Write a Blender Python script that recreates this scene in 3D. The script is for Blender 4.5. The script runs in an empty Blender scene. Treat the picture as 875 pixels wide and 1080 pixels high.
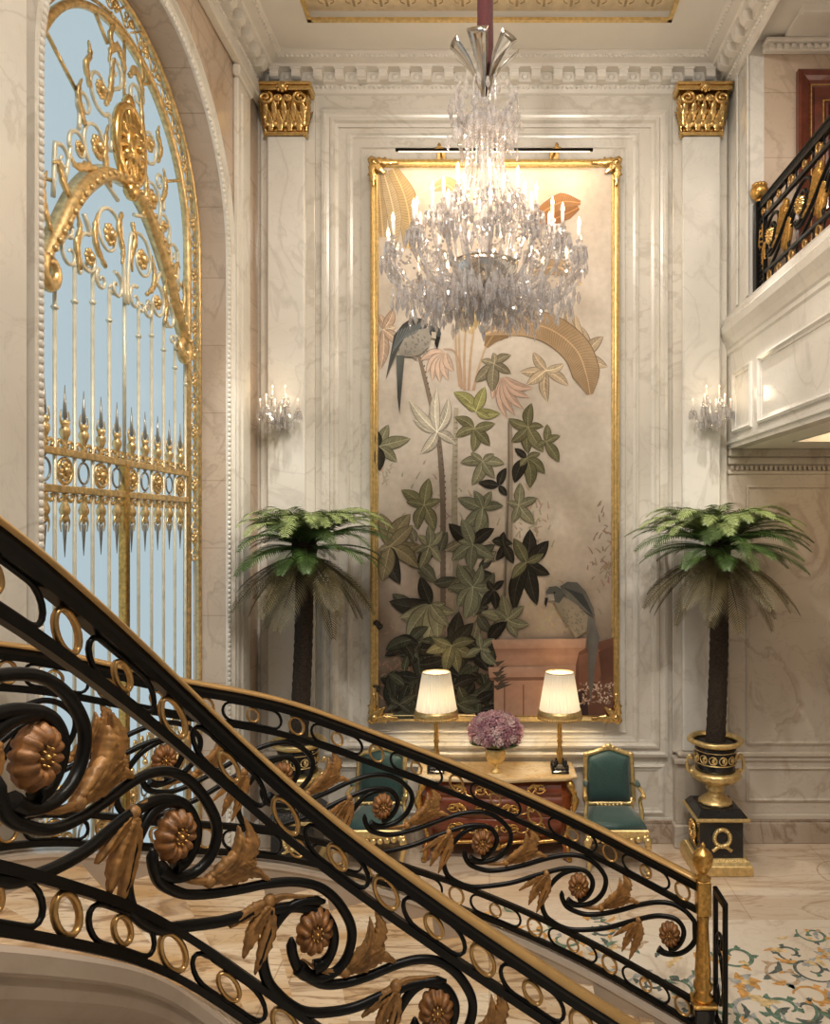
import bpy, math, random
from mathutils import Vector, Matrix
random.seed(7)
PI = math.pi
scene = bpy.context.scene
COL = scene.collection
F = 780.0; VX = 516.0; VY = 555.0; EYE = 3.3
def wx(px, d): return (px - VX) * d / F
def wz(py, d): return EYE + (VY - py) * d / F

# ---------------------------------------------------------------- materials
def new_mat(name):
    m = bpy.data.materials.new(name); m.use_nodes = True
    nt = m.node_tree; b = nt.nodes['Principled BSDF']
    return m, nt, b
def setb(b, **k):
    for a, v in k.items():
        b.inputs[a.replace('_', ' ')].default_value = v
def plain(name, col, rough=.5, metal=0.0, var=.12, scale=18.0, bump=0.0, **extra):
    m, nt, b = new_mat(name)
    n = nt.nodes.new('ShaderNodeTexNoise'); n.inputs['Scale'].default_value = scale; n.inputs['Detail'].default_value = 4
    tc = nt.nodes.new('ShaderNodeTexCoord'); nt.links.new(tc.outputs['Object'], n.inputs['Vector'])
    r = nt.nodes.new('ShaderNodeValToRGB')
    r.color_ramp.elements[0].position = .3; r.color_ramp.elements[1].position = .7
    r.color_ramp.elements[0].color = tuple(c * (1 - var) for c in col) + (1,)
    r.color_ramp.elements[1].color = tuple(min(1, c * (1 + var)) for c in col) + (1,)
    nt.links.new(n.outputs['Fac'], r.inputs['Fac']); nt.links.new(r.outputs['Color'], b.inputs['Base Color'])
    setb(b, Roughness=rough, Metallic=metal)
    if bump:
        bp = nt.nodes.new('ShaderNodeBump'); bp.inputs['Strength'].default_value = bump; bp.inputs['Distance'].default_value = .01
        nt.links.new(n.outputs['Fac'], bp.inputs['Height']); nt.links.new(bp.outputs['Normal'], b.inputs['Normal'])
    for k, v in extra.items(): b.inputs[k.replace('_', ' ')].default_value = v
    return m
def marble(name, base, cloud, vein, scale=.8, rough=.16, vein_w=.018, vein_amt=.6, stretch=(1, 1, 1), joints=None, spec=.5):
    m, nt, b = new_mat(name)
    N, L = nt.nodes, nt.links
    geo = N.new('ShaderNodeNewGeometry')
    mp = N.new('ShaderNodeMapping'); mp.inputs['Scale'].default_value = stretch; mp.inputs['Rotation'].default_value = (.35, .5, .6)
    L.new(geo.outputs['Position'], mp.inputs['Vector'])
    n1 = N.new('ShaderNodeTexNoise'); n1.inputs['Scale'].default_value = scale * .9; n1.inputs['Detail'].default_value = 5; n1.inputs['Distortion'].default_value = .8
    n2 = N.new('ShaderNodeTexNoise'); n2.inputs['Scale'].default_value = scale; n2.inputs['Detail'].default_value = 7; n2.inputs['Distortion'].default_value = 1.4
    n3 = N.new('ShaderNodeTexNoise'); n3.inputs['Scale'].default_value = scale * 2.7; n3.inputs['Detail'].default_value = 6; n3.inputs['Distortion'].default_value = 2.0
    for n in (n1, n2, n3): L.new(mp.outputs['Vector'], n.inputs['Vector'])
    cr = N.new('ShaderNodeValToRGB'); e = cr.color_ramp.elements
    e[0].position = .35; e[0].color = base + (1,); e[1].position = .68; e[1].color = cloud + (1,)
    L.new(n1.outputs['Fac'], cr.inputs['Fac'])
    col = cr.outputs['Color']
    for n, w, amt in ((n2, vein_w, vein_amt), (n3, vein_w * .8, vein_amt * .5)):
        vr = N.new('ShaderNodeValToRGB'); e = vr.color_ramp.elements
        e[0].position = .5 - w * 1.8; e[0].color = (0, 0, 0, 1); e[1].position = .5 + w; e[1].color = (0, 0, 0, 1)
        k = e.new(.5); k.color = (amt, amt, amt, 1)
        L.new(n.outputs['Fac'], vr.inputs['Fac'])
        mx = N.new('ShaderNodeMixRGB'); mx.inputs['Color2'].default_value = vein + (1,)
        L.new(vr.outputs['Color'], mx.inputs['Fac']); L.new(col, mx.inputs['Color1']); col = mx.outputs['Color']
    if joints:
        br = N.new('ShaderNodeTexBrick'); br.inputs['Scale'].default_value = 1.0
        br.inputs['Color1'].default_value = (1, 1, 1, 1); br.inputs['Color2'].default_value = (.95, .94, .93, 1); br.inputs['Mortar'].default_value = (.72, .67, .62, 1)
        br.inputs['Mortar Size'].default_value = .004; br.inputs['Brick Width'].default_value = joints[0]; br.inputs['Row Height'].default_value = joints[1]
        br.offset = joints[3] if len(joints) > 3 else .5
        sx = N.new('ShaderNodeSeparateXYZ'); cx = N.new('ShaderNodeCombineXYZ'); L.new(geo.outputs['Position'], sx.inputs['Vector'])
        a, c = joints[2]
        L.new(sx.outputs[a], cx.inputs['X']); L.new(sx.outputs[c], cx.inputs['Y']); L.new(cx.outputs['Vector'], br.inputs['Vector'])
        mx = N.new('ShaderNodeMixRGB'); mx.blend_type = 'MULTIPLY'; mx.inputs['Fac'].default_value = 1
        L.new(col, mx.inputs['Color1']); L.new(br.outputs['Color'], mx.inputs['Color2']); col = mx.outputs['Color']
    L.new(col, b.inputs['Base Color']); setb(b, Roughness=rough)
    b.inputs['Specular IOR Level'].default_value = spec
    return m
def emissive(name, col, s):
    m, nt, b = new_mat(name)
    setb(b, Roughness=.3); b.inputs['Base Color'].default_value = col + (1,)
    b.inputs['Emission Color'].default_value = col + (1,); b.inputs['Emission Strength'].default_value = s
    return m

M = {}
M['wall'] = marble('wall_marble', (.76, .725, .66), (.65, .61, .545), (.38, .33, .27), scale=.75, rough=.17, vein_amt=.36)
M['wall_dark'] = marble('wall_marble_shaded', (.60, .545, .475), (.51, .45, .38), (.36, .28, .22), scale=.8, rough=.17, vein_amt=.55)  # darker copy of the wall marble; shade below the gallery is in its colour
M['wall_side'] = marble('wall_marble_warm_shade', (.64, .52, .41), (.55, .43, .33), (.36, .275, .20), scale=.8, rough=.2, vein_amt=.45, joints=(1.5, .62, ('Y', 'Z')))  # same marble; the left wall's warm light and shade are put into its colour
M['pilaster'] = marble('pilaster_marble', (.81, .79, .745), (.70, .68, .63), (.45, .41, .38), scale=.9, rough=.14, vein_amt=.3)
M['mould'] = marble('moulding_marble', (.77, .74, .68), (.67, .635, .57), (.44, .39, .32), scale=.9, rough=.26, vein_amt=.35)
M['base_marble'] = marble('base_marble', (.50, .42, .35), (.40, .32, .25), (.22, .15, .10), scale=1.3, rough=.15, vein_amt=.7)
M['floor'] = marble('floor_marble', (.68, .585, .475), (.54, .41, .29), (.36, .24, .15), scale=.9, rough=.12, vein_amt=.6, stretch=(.6, 2.0, 1), joints=(1.1, 1.1, ('X', 'Y'), 0.0))
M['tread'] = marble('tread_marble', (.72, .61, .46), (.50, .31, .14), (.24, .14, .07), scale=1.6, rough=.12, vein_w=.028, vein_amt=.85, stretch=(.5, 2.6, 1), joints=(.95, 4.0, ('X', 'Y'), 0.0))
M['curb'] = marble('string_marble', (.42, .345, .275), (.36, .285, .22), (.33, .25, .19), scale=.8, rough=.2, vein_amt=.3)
M['plaster'] = plain('plaster', (.80, .765, .71), .55, 0, .03, 6)
M['ceiling'] = plain('ceiling_paint', (.80, .77, .715), .6, 0, .02, 4)
M['gold'] = plain('gold_leaf', (.74, .50, .20), .27, 1.0, .2, 30, .15)
M['gold_dk'] = plain('antique_gold', (.62, .37, .11), .34, .9, .3, 45, .25)
M['gold_pale'] = plain('pale_gold', (.72, .54, .25), .38, .8, .2, 30, .1)
M['gate_gold'] = plain('gate_gold', (.72, .52, .25), .36, .8, .3, 25, .15)
M['gate_iron'] = plain('gate_bar_paint', (.72, .66, .50), .4, .35, .15, 12)
M['steel'] = plain('grey_steel', (.32, .30, .26), .35, .7, .1, 20)
M['iron'] = plain('black_iron', (.0035, .0032, .003), .36, 0, .2, 20, Specular_IOR_Level=.22)
M['bronze'] = plain('bronze_leaf', (.305, .15, .045), .5, .1, .4, 28, .2)
M['bronze_dk'] = plain('bronze_rosette', (.22, .092, .026), .5, .1, .5, 30, .3)
M['brass'] = plain('brass_rail', (.46, .285, .11), .4, .5, .1, 10)
M['ring'] = plain('ring_brass', (.50, .31, .12), .35, .8, .2, 30)
M['black'] = plain('black_marble', (.012, .012, .013), .15, 0, .4, 6)
M['wood'] = plain('mahogany', (.27, .068, .022), .22, 0, .35, 7, Coat_Weight=.5)
M['wood_dk'] = plain('dark_mahogany', (.17, .038, .016), .3, 0, .3, 9, Coat_Weight=.3)
M['door_wood'] = plain('dark_red_door', (.125, .026, .013), .25, 0, .35, 7, Coat_Weight=.4)
M['green_silk'] = plain('green_silk', (.012, .052, .050), .55, 0, .25, 60, .2, Sheen_Weight=.4)
M['table_marble'] = marble('table_marble', (.78, .66, .46), (.60, .40, .18), (.40, .22, .08), scale=3.0, rough=.12, vein_amt=.5)
M['red'] = plain('red_velvet', (.06, .003, .005), .8, 0, .2, 40, .2, Sheen_Weight=.15)
M['leaf_a'] = plain('palm_leaf_shaded', (.06, .115, .026), .42, 0, .5, 6)  # lower fronds: shade inside the crown is put into this darker green
M['leaf_b'] = plain('palm_leaf_lit', (.235, .30, .105), .42, 0, .45, 6)  # upper fronds: light from above is put into this paler green
M['leaf_c'] = plain('palm_leaf_dry', (.125, .10, .042), .55, 0, .4, 7)
M['trunk'] = plain('palm_bark', (.032, .021, .013), .9, 0, .6, 60, 1.0)
M['soil'] = plain('soil', (.02, .015, .01), .95, 0, .4, 40)
M['rose'] = plain('rose_petal', (.56, .33, .36), .6, 0, .3, 14)
M['rose_pale'] = plain('pale_rose_petal', (.70, .52, .52), .6, 0, .25, 14)
M['rose_deep'] = plain('deep_rose_petal', (.40, .20, .25), .6, 0, .3, 14)
M['rose_leaf'] = plain('rose_leaf', (.05, .09, .03), .5, 0, .3, 20)
M['flame'] = emissive('candle_flame', (1.0, .66, .36), 9.0)
M['candle'] = plain('candle_tube', (.80, .70, .62), .35, 0, .05, 10)
M['window'] = emissive('lit_glass', (.465, .585, .635), .86); M['window'].node_tree.nodes['Principled BSDF'].inputs['Base Color'].default_value = (.02, .02, .02, 1); M['window'].node_tree.nodes['Principled BSDF'].inputs['Specular IOR Level'].default_value = .05
M['sconce_flame'] = emissive('sconce_flame', (1.0, .82, .62), .7)
M['shade'] = None
m, nt, b = new_mat('lamp_shade_silk'); setb(b, Roughness=.8); b.inputs['Base Color'].default_value = (.9, .88, .82, 1)
tr = nt.nodes.new('ShaderNodeBsdfTranslucent'); tr.inputs['Color'].default_value = (.9, .85, .74, 1)
mx = nt.nodes.new('ShaderNodeMixShader'); mx.inputs['Fac'].default_value = .09
nt.links.new(b.outputs['BSDF'], mx.inputs[1]); nt.links.new(tr.outputs['BSDF'], mx.inputs[2]); nt.links.new(mx.outputs['Shader'], nt.nodes['Material Output'].inputs['Surface'])
M['shade'] = m
M['bulb'] = emissive('lamp_bulb', (1.0, .72, .42), 30.0)
M['lightbar'] = emissive('light_strip', (1.0, .74, .46), 1.6)
# crystal: clear glass
m, nt, b = new_mat('crystal'); setb(b, Roughness=.03, IOR=1.52); b.inputs['Base Color'].default_value = (.96, .95, .95, 1)
b.inputs['Transmission Weight'].default_value = 1.0
tp = nt.nodes.new('ShaderNodeBsdfTransparent'); tp.inputs['Color'].default_value = (.93, .92, .93, 1)
gl = nt.nodes.new('ShaderNodeBsdfGlossy'); gl.inputs['Roughness'].default_value = .05
mxa = nt.nodes.new('ShaderNodeMixShader'); mxa.inputs['Fac'].default_value = .36
mxb = nt.nodes.new('ShaderNodeMixShader'); mxb.inputs['Fac'].default_value = .22
nt.links.new(tp.outputs['BSDF'], mxa.inputs[1]); nt.links.new(gl.outputs['BSDF'], mxa.inputs[2])
nt.links.new(mxa.outputs['Shader'], mxb.inputs[1]); nt.links.new(b.outputs['BSDF'], mxb.inputs[2])
df = nt.nodes.new('ShaderNodeBsdfDiffuse'); df.inputs['Color'].default_value = (.92, .88, .88, 1)
mxc = nt.nodes.new('ShaderNodeMixShader'); mxc.inputs['Fac'].default_value = .15
nt.links.new(mxb.outputs['Shader'], mxc.inputs[1]); nt.links.new(df.outputs['BSDF'], mxc.inputs[2])
nt.links.new(mxc.outputs['Shader'], nt.nodes['Material Output'].inputs['Surface'])
M['crystal'] = m
M['chrome'] = plain('silvered_glass', (.75, .74, .72), .08, 1.0, .05, 8)
# painted canvas: colour attribute of the brush strokes + canvas grain
m, nt, b = new_mat('painted_canvas')
ca = nt.nodes.new('ShaderNodeVertexColor'); ca.layer_name = 'paint'
n = nt.nodes.new('ShaderNodeTexNoise'); n.inputs['Scale'].default_value = 14; n.inputs['Detail'].default_value = 8
tc = nt.nodes.new('ShaderNodeTexCoord'); nt.links.new(tc.outputs['Object'], n.inputs['Vector'])
r = nt.nodes.new('ShaderNodeValToRGB'); r.color_ramp.elements[0].position = .3; r.color_ramp.elements[0].color = (.87, .86, .85, 1); r.color_ramp.elements[1].position = .7
nt.links.new(n.outputs['Fac'], r.inputs['Fac'])
mx = nt.nodes.new('ShaderNodeMixRGB'); mx.blend_type = 'MULTIPLY'; mx.inputs['Fac'].default_value = 1
nt.links.new(ca.outputs['Color'], mx.inputs['Color1']); nt.links.new(r.outputs['Color'], mx.inputs['Color2']); nt.links.new(mx.outputs['Color'], b.inputs['Base Color'])
setb(b, Roughness=.75); b.inputs['Specular IOR Level'].default_value = .15
M['paint'] = m

# ---------------------------------------------------------------- mesh builder
def cr_sample(pts, n=6, closed=False):
    """Catmull-Rom through pts"""
    P = [Vector(p) for p in pts]; out = []
    N = len(P)
    rng = range(N) if closed else range(N - 1)
    for i in rng:
        if closed: a, b, c, d = P[i - 1], P[i], P[(i + 1) % N], P[(i + 2) % N]
        else:
            b, c = P[i], P[i + 1]
            a = P[i - 1] if i else b * 2 - c
            d = P[i + 2] if i + 2 < N else c * 2 - b
        for k in range(n):
            t = k / n
            out.append(.5 * ((2 * b) + (c - a) * t + (2 * a - 5 * b + 4 * c - d) * t * t + (3 * b - a - 3 * c + d) * t ** 3))
    if not closed: out.append(P[-1].copy())
    return out
class MB:
    def __init__(s): s.v = []; s.f = []; s.m = []; s.sm = []; s.c = []
    def face(s, idx, mi=0, sm=False): s.f.append(tuple(idx)); s.m.append(mi); s.sm.append(sm)
    def add(s, p): s.v.append((p[0], p[1], p[2])); return len(s.v) - 1
    def quad(s, a, b, c, d, mi=0):
        i = [s.add(p) for p in (a, b, c, d)]; s.face(i, mi)
    def box(s, x0, x1, y0, y1, z0, z1, mi=0, bev=0.0):
        if x0 > x1: x0, x1 = x1, x0
        if y0 > y1: y0, y1 = y1, y0
        if z0 > z1: z0, z1 = z1, z0
        b = min(bev, (x1 - x0) / 3, (y1 - y0) / 3, (z1 - z0) / 3)
        if b <= 0:
            i = [s.add((x, y, z)) for z in (z0, z1) for y in (y0, y1) for x in (x0, x1)]
            for q in ((0, 2, 3, 1), (4, 5, 7, 6), (0, 1, 5, 4), (2, 6, 7, 3), (0, 4, 6, 2), (1, 3, 7, 5)): s.face([i[k] for k in q], mi)
            return s
        # bevelled: stack of rectangles with chamfered corners
        def ring(z, o):
            X0, X1, Y0, Y1 = x0 + o, x1 - o, y0 + o, y1 - o
            return [s.add(p) for p in ((X0 + b, Y0, z), (X1 - b, Y0, z), (X1, Y0 + b, z), (X1, Y1 - b, z), (X1 - b, Y1, z), (X0 + b, Y1, z), (X0, Y1 - b, z), (X0, Y0 + b, z))]
        r = [ring(z0, b * .9), ring(z0 + b, 0), ring(z1 - b, 0), ring(z1, b * .9)]
        s.face(r[0][::-1], mi); s.face(r[3], mi)
        for a, c in zip(r, r[1:]):
            for k in range(8): s.face((a[k], a[(k + 1) % 8], c[(k + 1) % 8], c[k]), mi)
        return s
    def tube(s, pts, r, n=8, mi=0, closed=False, sm=True, flat=1.0, up=None):
        P = [Vector(p) for p in pts]; N = len(P)
        if N < 2: return s
        T = []
        for i in range(N):
            a = P[i - 1] if (i or closed) else P[i]; c = P[(i + 1) % N] if (i + 1 < N or closed) else P[i]
            t = c - a
            T.append(t.normalized() if t.length > 1e-9 else Vector((0, 0, 1)))
        ref = Vector(up) if up else (Vector((0, 0, 1)) if abs(T[0].z) < .9 else Vector((1, 0, 0)))
        u = (ref - T[0] * ref.dot(T[0])).normalized()
        rings = []
        for i in range(N):
            if up: u = Vector(up)
            u = u - T[i] * u.dot(T[i])
            u = u.normalized() if u.length > 1e-6 else T[i].orthogonal().normalized()
            w = T[i].cross(u)
            rr = r[i] if isinstance(r, (list, tuple)) else r
            rings.append([s.add(P[i] + u * (math.cos(2 * PI * k / n) * rr * flat) + w * (math.sin(2 * PI * k / n) * rr)) for k in range(n)])
        for i in range(N if closed else N - 1):
            a, c = rings[i], rings[(i + 1) % N]
            for k in range(n): s.face((a[k], a[(k + 1) % n], c[(k + 1) % n], c[k]), mi, sm)
        if not closed: s.face(rings[0][::-1], mi); s.face(rings[-1], mi)
        return s
    def lathe(s, prof, c=(0, 0, 0), n=24, mi=0, sm=True, mod=None, cap=True):
        rings = []
        for (r, z) in prof:
            ring = []
            for k in range(n):
                a = 2 * PI * k / n; q = r * (mod(a, z) if mod else 1)
                ring.append(s.add((c[0] + q * math.cos(a), c[1] + q * math.sin(a), c[2] + z)))
            rings.append(ring)
        for a, b in zip(rings, rings[1:]):
            for k in range(n): s.face((a[k], a[(k + 1) % n], b[(k + 1) % n], b[k]), mi, sm)
        if cap:
            s.face(rings[0][::-1], mi); s.face(rings[-1], mi)
        return s
    def ball(s, c, r, mi=0, n=10, m=6, sc=(1, 1, 1), sm=True):
        prof = []
        top = s.add((c[0], c[1], c[2] + r * sc[2])); bot = s.add((c[0], c[1], c[2] - r * sc[2])); rings = []
        for j in range(1, m):
            t = PI * j / m
            rings.append([s.add((c[0] + r * sc[0] * math.sin(t) * math.cos(2 * PI * k / n), c[1] + r * sc[1] * math.sin(t) * math.sin(2 * PI * k / n), c[2] + r * sc[2] * math.cos(t))) for k in range(n)])
        for k in range(n):
            s.face((top, rings[0][k], rings[0][(k + 1) % n]), mi, sm); s.face((bot, rings[-1][(k + 1) % n], rings[-1][k]), mi, sm)
        for a, b in zip(rings, rings[1:]):
            for k in range(n): s.face((a[k], b[k], b[(k + 1) % n], a[(k + 1) % n]), mi, sm)
        return s
    def extrude(s, poly, f0, f1, mi=0, caps=True):
        """poly: 2-D points; f0,f1 map 2-D -> 3-D for the two ends"""
        a = [s.add(f0(*p)) for p in poly]; b = [s.add(f1(*p)) for p in poly]; n = len(poly)
        for k in range(n): s.face((a[k], a[(k + 1) % n], b[(k + 1) % n], b[k]), mi)
        if caps: s.face(a[::-1], mi); s.face(b, mi)
        return s
    def sweep(s, sections, mi=0, closed=False, sm=False, caps=True, ring_closed=True):
        """sections: list of equal-length point lists"""
        R = [[s.add(p) for p in sec] for sec in sections]; n = len(R[0])
        for i in range(len(R) if closed else len(R) - 1):
            a, b = R[i], R[(i + 1) % len(R)]
            for k in range(n if ring_closed else n - 1): s.face((a[k], a[(k + 1) % n], b[(k + 1) % n], b[k]), mi, sm)
        if caps and not closed and ring_closed: s.face(R[0][::-1], mi); s.face(R[-1], mi)
        return s
    def frame(s, x0, x1, z0, z1, y, prof, mi=0, plane='y', sgn=-1):
        """mitred rectangular moulding; prof = [(inset, height)]; height goes from plane y towards sgn"""
        secs = []
        for (X, Z, sx, sz) in ((x0, z0, 1, 1), (x1, z0, -1, 1), (x1, z1, -1, -1), (x0, z1, 1, -1)):
            sec = []
            for (i, h) in prof:
                a, c, q = X + sx * i, Z + sz * i, y + sgn * h
                sec.append((a, q, c) if plane == 'y' else (q, a, c))
            secs.append(sec)
        return s.sweep(secs, mi, closed=True, ring_closed=False)
    def blade(s, mapper, spine, widths, dome=.02, mi=0, serr=0.0, n=4, sm=True, thick=.004):
        """two-sided acanthus lobe; mapper(x,y,h)->3D, spine in 2-D units"""
        P = cr_sample([(a, b, 0) for a, b in spine], n); N = len(P)
        secs = []
        for i in range(N):
            t = i / (N - 1)
            k = t * (len(widths) - 1); j = min(int(k), len(widths) - 2); w = widths[j] + (widths[j + 1] - widths[j]) * (k - j)
            w *= 1 + serr * math.sin(i * 2.4)
            a = P[max(i - 1, 0)]; c = P[min(i + 1, N - 1)]; d = (c - a); d = d.normalized() if d.length else Vector((1, 0, 0))
            nx, ny = -d.y, d.x
            x, y = P[i].x, P[i].y
            h = dome * min(1, w / (max(widths) + 1e-9) + .25)
            ring = []
            for (o, hh) in ((-1, thick), (-.5, h), (0, h * .55), (.5, h), (1, thick), (.5, -h), (0, -h * .55), (-.5, -h)):
                ring.append(mapper(x + nx * w * .5 * o, y + ny * w * .5 * o, hh))
            secs.append(ring)
        return s.sweep(secs, mi, sm=sm)
    def build(s, name, mats, parent=None, loc=None):
        org = ORG.get(parent.name, Vector((0, 0, 0))) if parent is not None else Vector(loc or (0, 0, 0))
        me = bpy.data.meshes.new(name)
        me.from_pydata([(a - org[0], b - org[1], c - org[2]) for a, b, c in s.v], [], s.f)
        if not isinstance(mats, (list, tuple)): mats = [mats]
        for q in mats: me.materials.append(q)
        me.polygons.foreach_set('material_index', s.m); me.polygons.foreach_set('use_smooth', s.sm)
        me.update()
        o = bpy.data.objects.new(name, me); COL.objects.link(o)
        if parent is not None: o.parent = parent
        else: o.location = org
        ORG[o.name] = Vector(org)
        return o
ORG = {}
def tag(o, label=None, cat=None, group=None, kind=None):
    if label: o['label'] = label
    if cat: o['category'] = cat
    if group: o['group'] = group
    if kind: o['kind'] = kind
    return o
def thing(name, label, cat, loc=(0, 0, 0), group=None):
    o = bpy.data.objects.new(name, None); COL.objects.link(o); o.location = loc; o.empty_display_size = .1
    ORG[o.name] = Vector(loc)
    return tag(o, label, cat, group)
def struct(name, mb, mat, parent=None):
    o = mb.build(name, mat, parent)
    if parent is None: o['kind'] = 'structure'
    return o
def copy_tree(o, parent=None):
    c = o.copy(); COL.objects.link(c)
    if parent is not None: c.parent = parent
    for ch in list(o.children): copy_tree(ch, c)
    return c
def inst(name, mesh_obj, parent, mat4):
    """another part sharing the mesh of mesh_obj, placed by a matrix in its parent's space"""
    c = mesh_obj.copy(); c.name = name; COL.objects.link(c); c.parent = parent; c.matrix_local = mat4
    return c
# ---------------------------------------------------------------- room shell
D = 7.73; XL = -2.42; XR = 2.48; CEIL = 8.07
# floor with inlaid mosaic
mb = MB()
mb.box(-2.9, 4.7, -1.5, 7.9, -.2, 0, 0)
INL = {1: (.10, .12, .11), 2: (.55, .30, .10), 3: (.34, .35, .34), 4: (.62, .46, .24), 5: (.12, .19, .14), 6: (.76, .66, .55), 7: (.45, .33, .22)}
def fl_leaf(x, y, ang, L, w, mi, z):
    n = 7; c, s_ = math.cos(ang), math.sin(ang); left = []; right = []
    for i in range(n + 1):
        t = i / n; ww = w * math.sin(PI * t ** .8) * (1 + .25 * math.sin(i * 2.5)); bend = .18 * L * math.sin(PI * t)
        px, py = L * t, bend
        left.append((x + c * px - s_ * (py + ww), y + s_ * px + c * (py + ww), z)); right.append((x + c * px - s_ * (py - ww), y + s_ * px + c * (py - ww), z))
    for i in range(n): mb.quad(left[i], right[i], right[i + 1], left[i + 1], mi)
def fl_scroll(x, y, a0, r0, turns, w, mi, z, sgn=1, leaves=True):
    n = int(26 * turns); pts = []
    for i in range(n + 1):
        t = i / n; a = a0 + sgn * 2 * PI * turns * t; r = r0 * (1 - .8 * t)
        pts.append((x + r * math.cos(a), y + r * math.sin(a), a))
    for i in range(n):
        (ax, ay, aa), (bx, by, ba) = pts[i], pts[i + 1]; ww = w * (.5 + .5 * math.sin(PI * i / n))
        mb.quad((ax - ww * math.cos(aa), ay - ww * math.sin(aa), z), (ax + ww * math.cos(aa), ay + ww * math.sin(aa), z), (bx + ww * math.cos(ba), by + ww * math.sin(ba), z), (bx - ww * math.cos(ba), by - ww * math.sin(ba), z), mi)
        if leaves and i % 5 == 2: fl_leaf(ax, ay, aa + sgn * .9, r0 * .55 * (1 - .5 * i / n), w * 1.4, random.choice((1, 2, 3, 5, mi)), z + .0004 + .00001 * i)
def fl_disc(x, y, r, mi, z, n=20, r2=0):
    for k in range(n):
        a, b = 2 * PI * k / n, 2 * PI * (k + 1) / n
        mb.quad((x + r2 * math.cos(a), y + r2 * math.sin(a), z), (x + r * math.cos(a), y + r * math.sin(a), z), (x + r * math.cos(b), y + r * math.sin(b), z), (x + r2 * math.cos(b), y + r2 * math.sin(b), z), mi)
def mosaic_cluster(x, y, s, seed):
    random.seed(seed)
    for k in range(5):
        a = 2 * PI * k / 5 + random.random()
        fl_scroll(x + s * .55 * math.cos(a), y + s * .55 * math.sin(a), a + random.random() * 2, s * random.uniform(.22, .36), random.uniform(.8, 1.3), s * .028, random.choice((1, 2, 3, 5, 7)), .0012 + .0001 * k, random.choice((1, -1)))
    for k in range(16):
        a = random.random() * 2 * PI; q = s * random.uniform(.1, 1.0)
        fl_leaf(x + q * math.cos(a), y + q * math.sin(a), random.random() * 6.3, s * random.uniform(.14, .36), s * random.uniform(.03, .065), random.choice((1, 2, 2, 3, 4, 5)), .0022 + .00005 * k)
    for k in range(7):
        a = 2 * PI * k / 7; fl_leaf(x, y, a, s * .2, s * .05, 3 if k % 2 else 2, .0032 + .00004 * k)
    fl_disc(x, y, s * .05, 4, .0036)
mb.box(-2.3, 4.6, .2, 6.2, .0002, .0009, 8)
for (x, y, s, sd) in ((1.85, 5.35, .62, 3), (2.45, 4.9, .6, 5), (1.75, 4.65, .5, 8), (.85, 5.75, .55, 11), (.1, 5.9, .5, 13), (2.6, 5.7, .5, 17), (1.15, 5.1, .45, 19), (-.7, 5.9, .5, 23), (2.1, 4.2, .5, 31)):
    mosaic_cluster(x, y, s, sd)
fl_disc(3.42, 7.0, .30, 7, .002, 40, .285); fl_disc(3.42, 7.0, .05, 1, .002)
random.seed(7)
struct('floor', mb, [M['floor']] + [plain('inlay_%d' % k, c, .15, 0, .35, 25) for k, c in INL.items()] + [marble('pale_inlay_ground', (.72, .65, .555), (.62, .53, .42), (.40, .29, .19), scale=.9, rough=.12, vein_amt=.35)])

# ceiling with gold tray
mb = MB()
tx0, tx1, ty1, ty0 = -1.715, 1.72, 6.99, 3.6
mb.box(-2.9, tx0, -1.5, 7.9, CEIL, CEIL + .3); mb.box(tx1, 2.75, -1.5, 7.9, CEIL, CEIL + .3)
mb.box(tx0, tx1, ty1, 7.9, CEIL, CEIL + .3); mb.box(tx0, tx1, -1.5, ty0, CEIL, CEIL + .3)
mb.box(tx0, tx1, ty0, ty1, CEIL + .10, CEIL + .3, 1)
mb.frame(tx0, tx1, ty0, ty1, 0, [(0, CEIL), (0, CEIL - .02), (.03, CEIL - .02), (.035, CEIL + .01), (.05, CEIL + .10)], 2) if False else None
for (a, b, c, d) in ((tx0, tx1, ty1 - .04, ty1), (tx0, tx1, ty0, ty0 + .04), (tx0, tx0 + .04, ty0, ty1), (tx1 - .04, tx1, ty0, ty1)):
    mb.box(a, b, c, d, CEIL - .012, CEIL + .015, 2)
# stencilled palmettes in the tray border
for k in range(13):
    x = tx0 + .2 + k * (tx1 - tx0 - .4) / 12; y = ty1 - .16; z = CEIL + .098
    mb.box(x - .012, x + .012, y - .1, y + .1, z, z + .004, 3)
    for q in (-.05, .05):
        mb.tube(cr_sample([(x, y - .06, z), (x + q, y - .02, z), (x + q * 1.4, y + .03, z), (x + q * .7, y + .06, z)], 4), .006, 5, 3)
struct('ceiling', mb, [M['ceiling'], plain('tray_gold_field', (.80, .66, .44), .5, 0, .12, 12), M['gold_pale'], plain('tray_stencil', (.50, .36, .20), .45, .2, .2, 20)])

# back wall
mb = MB(); mb.box(XL - .3, 4.7, D, D + .25, 0, CEIL, 0)
struct('wall_back', mb, M['wall'])
mb = MB()
Pf = D / F
def X(px): return (px - VX) * Pf
def Z(py): return EYE + (VY - py) * Pf
ogee = [(0, 0), (0, .045), (.03, .055), (.05, .035), (.075, .03), (.095, .06), (.12, .065), (.14, .03), (.17, .02), (.17, 0)]
mb.frame(X(340), X(703), Z(797), Z(118), D, ogee)
thin = [(0, 0), (0, .022), (.02, .03), (.035, .014), (.06, .010), (.06, 0)]
mb.frame(X(366), X(673), Z(783), Z(140), D, thin)
mb.frame(X(379), X(661), Z(773), Z(155), D, [(0, 0), (0, .012), (.012, .016), (.024, 0)])
struct('trim_1', mb, M['mould'])
mb = MB()   # dado under the painting, and skirting
mb.box(X(334), X(710), D - .03, D, Z(866), Z(862), 0); mb.frame(X(345), X(700), Z(858), Z(806), D, thin)
struct('trim_2', mb, M['mould'])
mb = MB()
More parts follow.
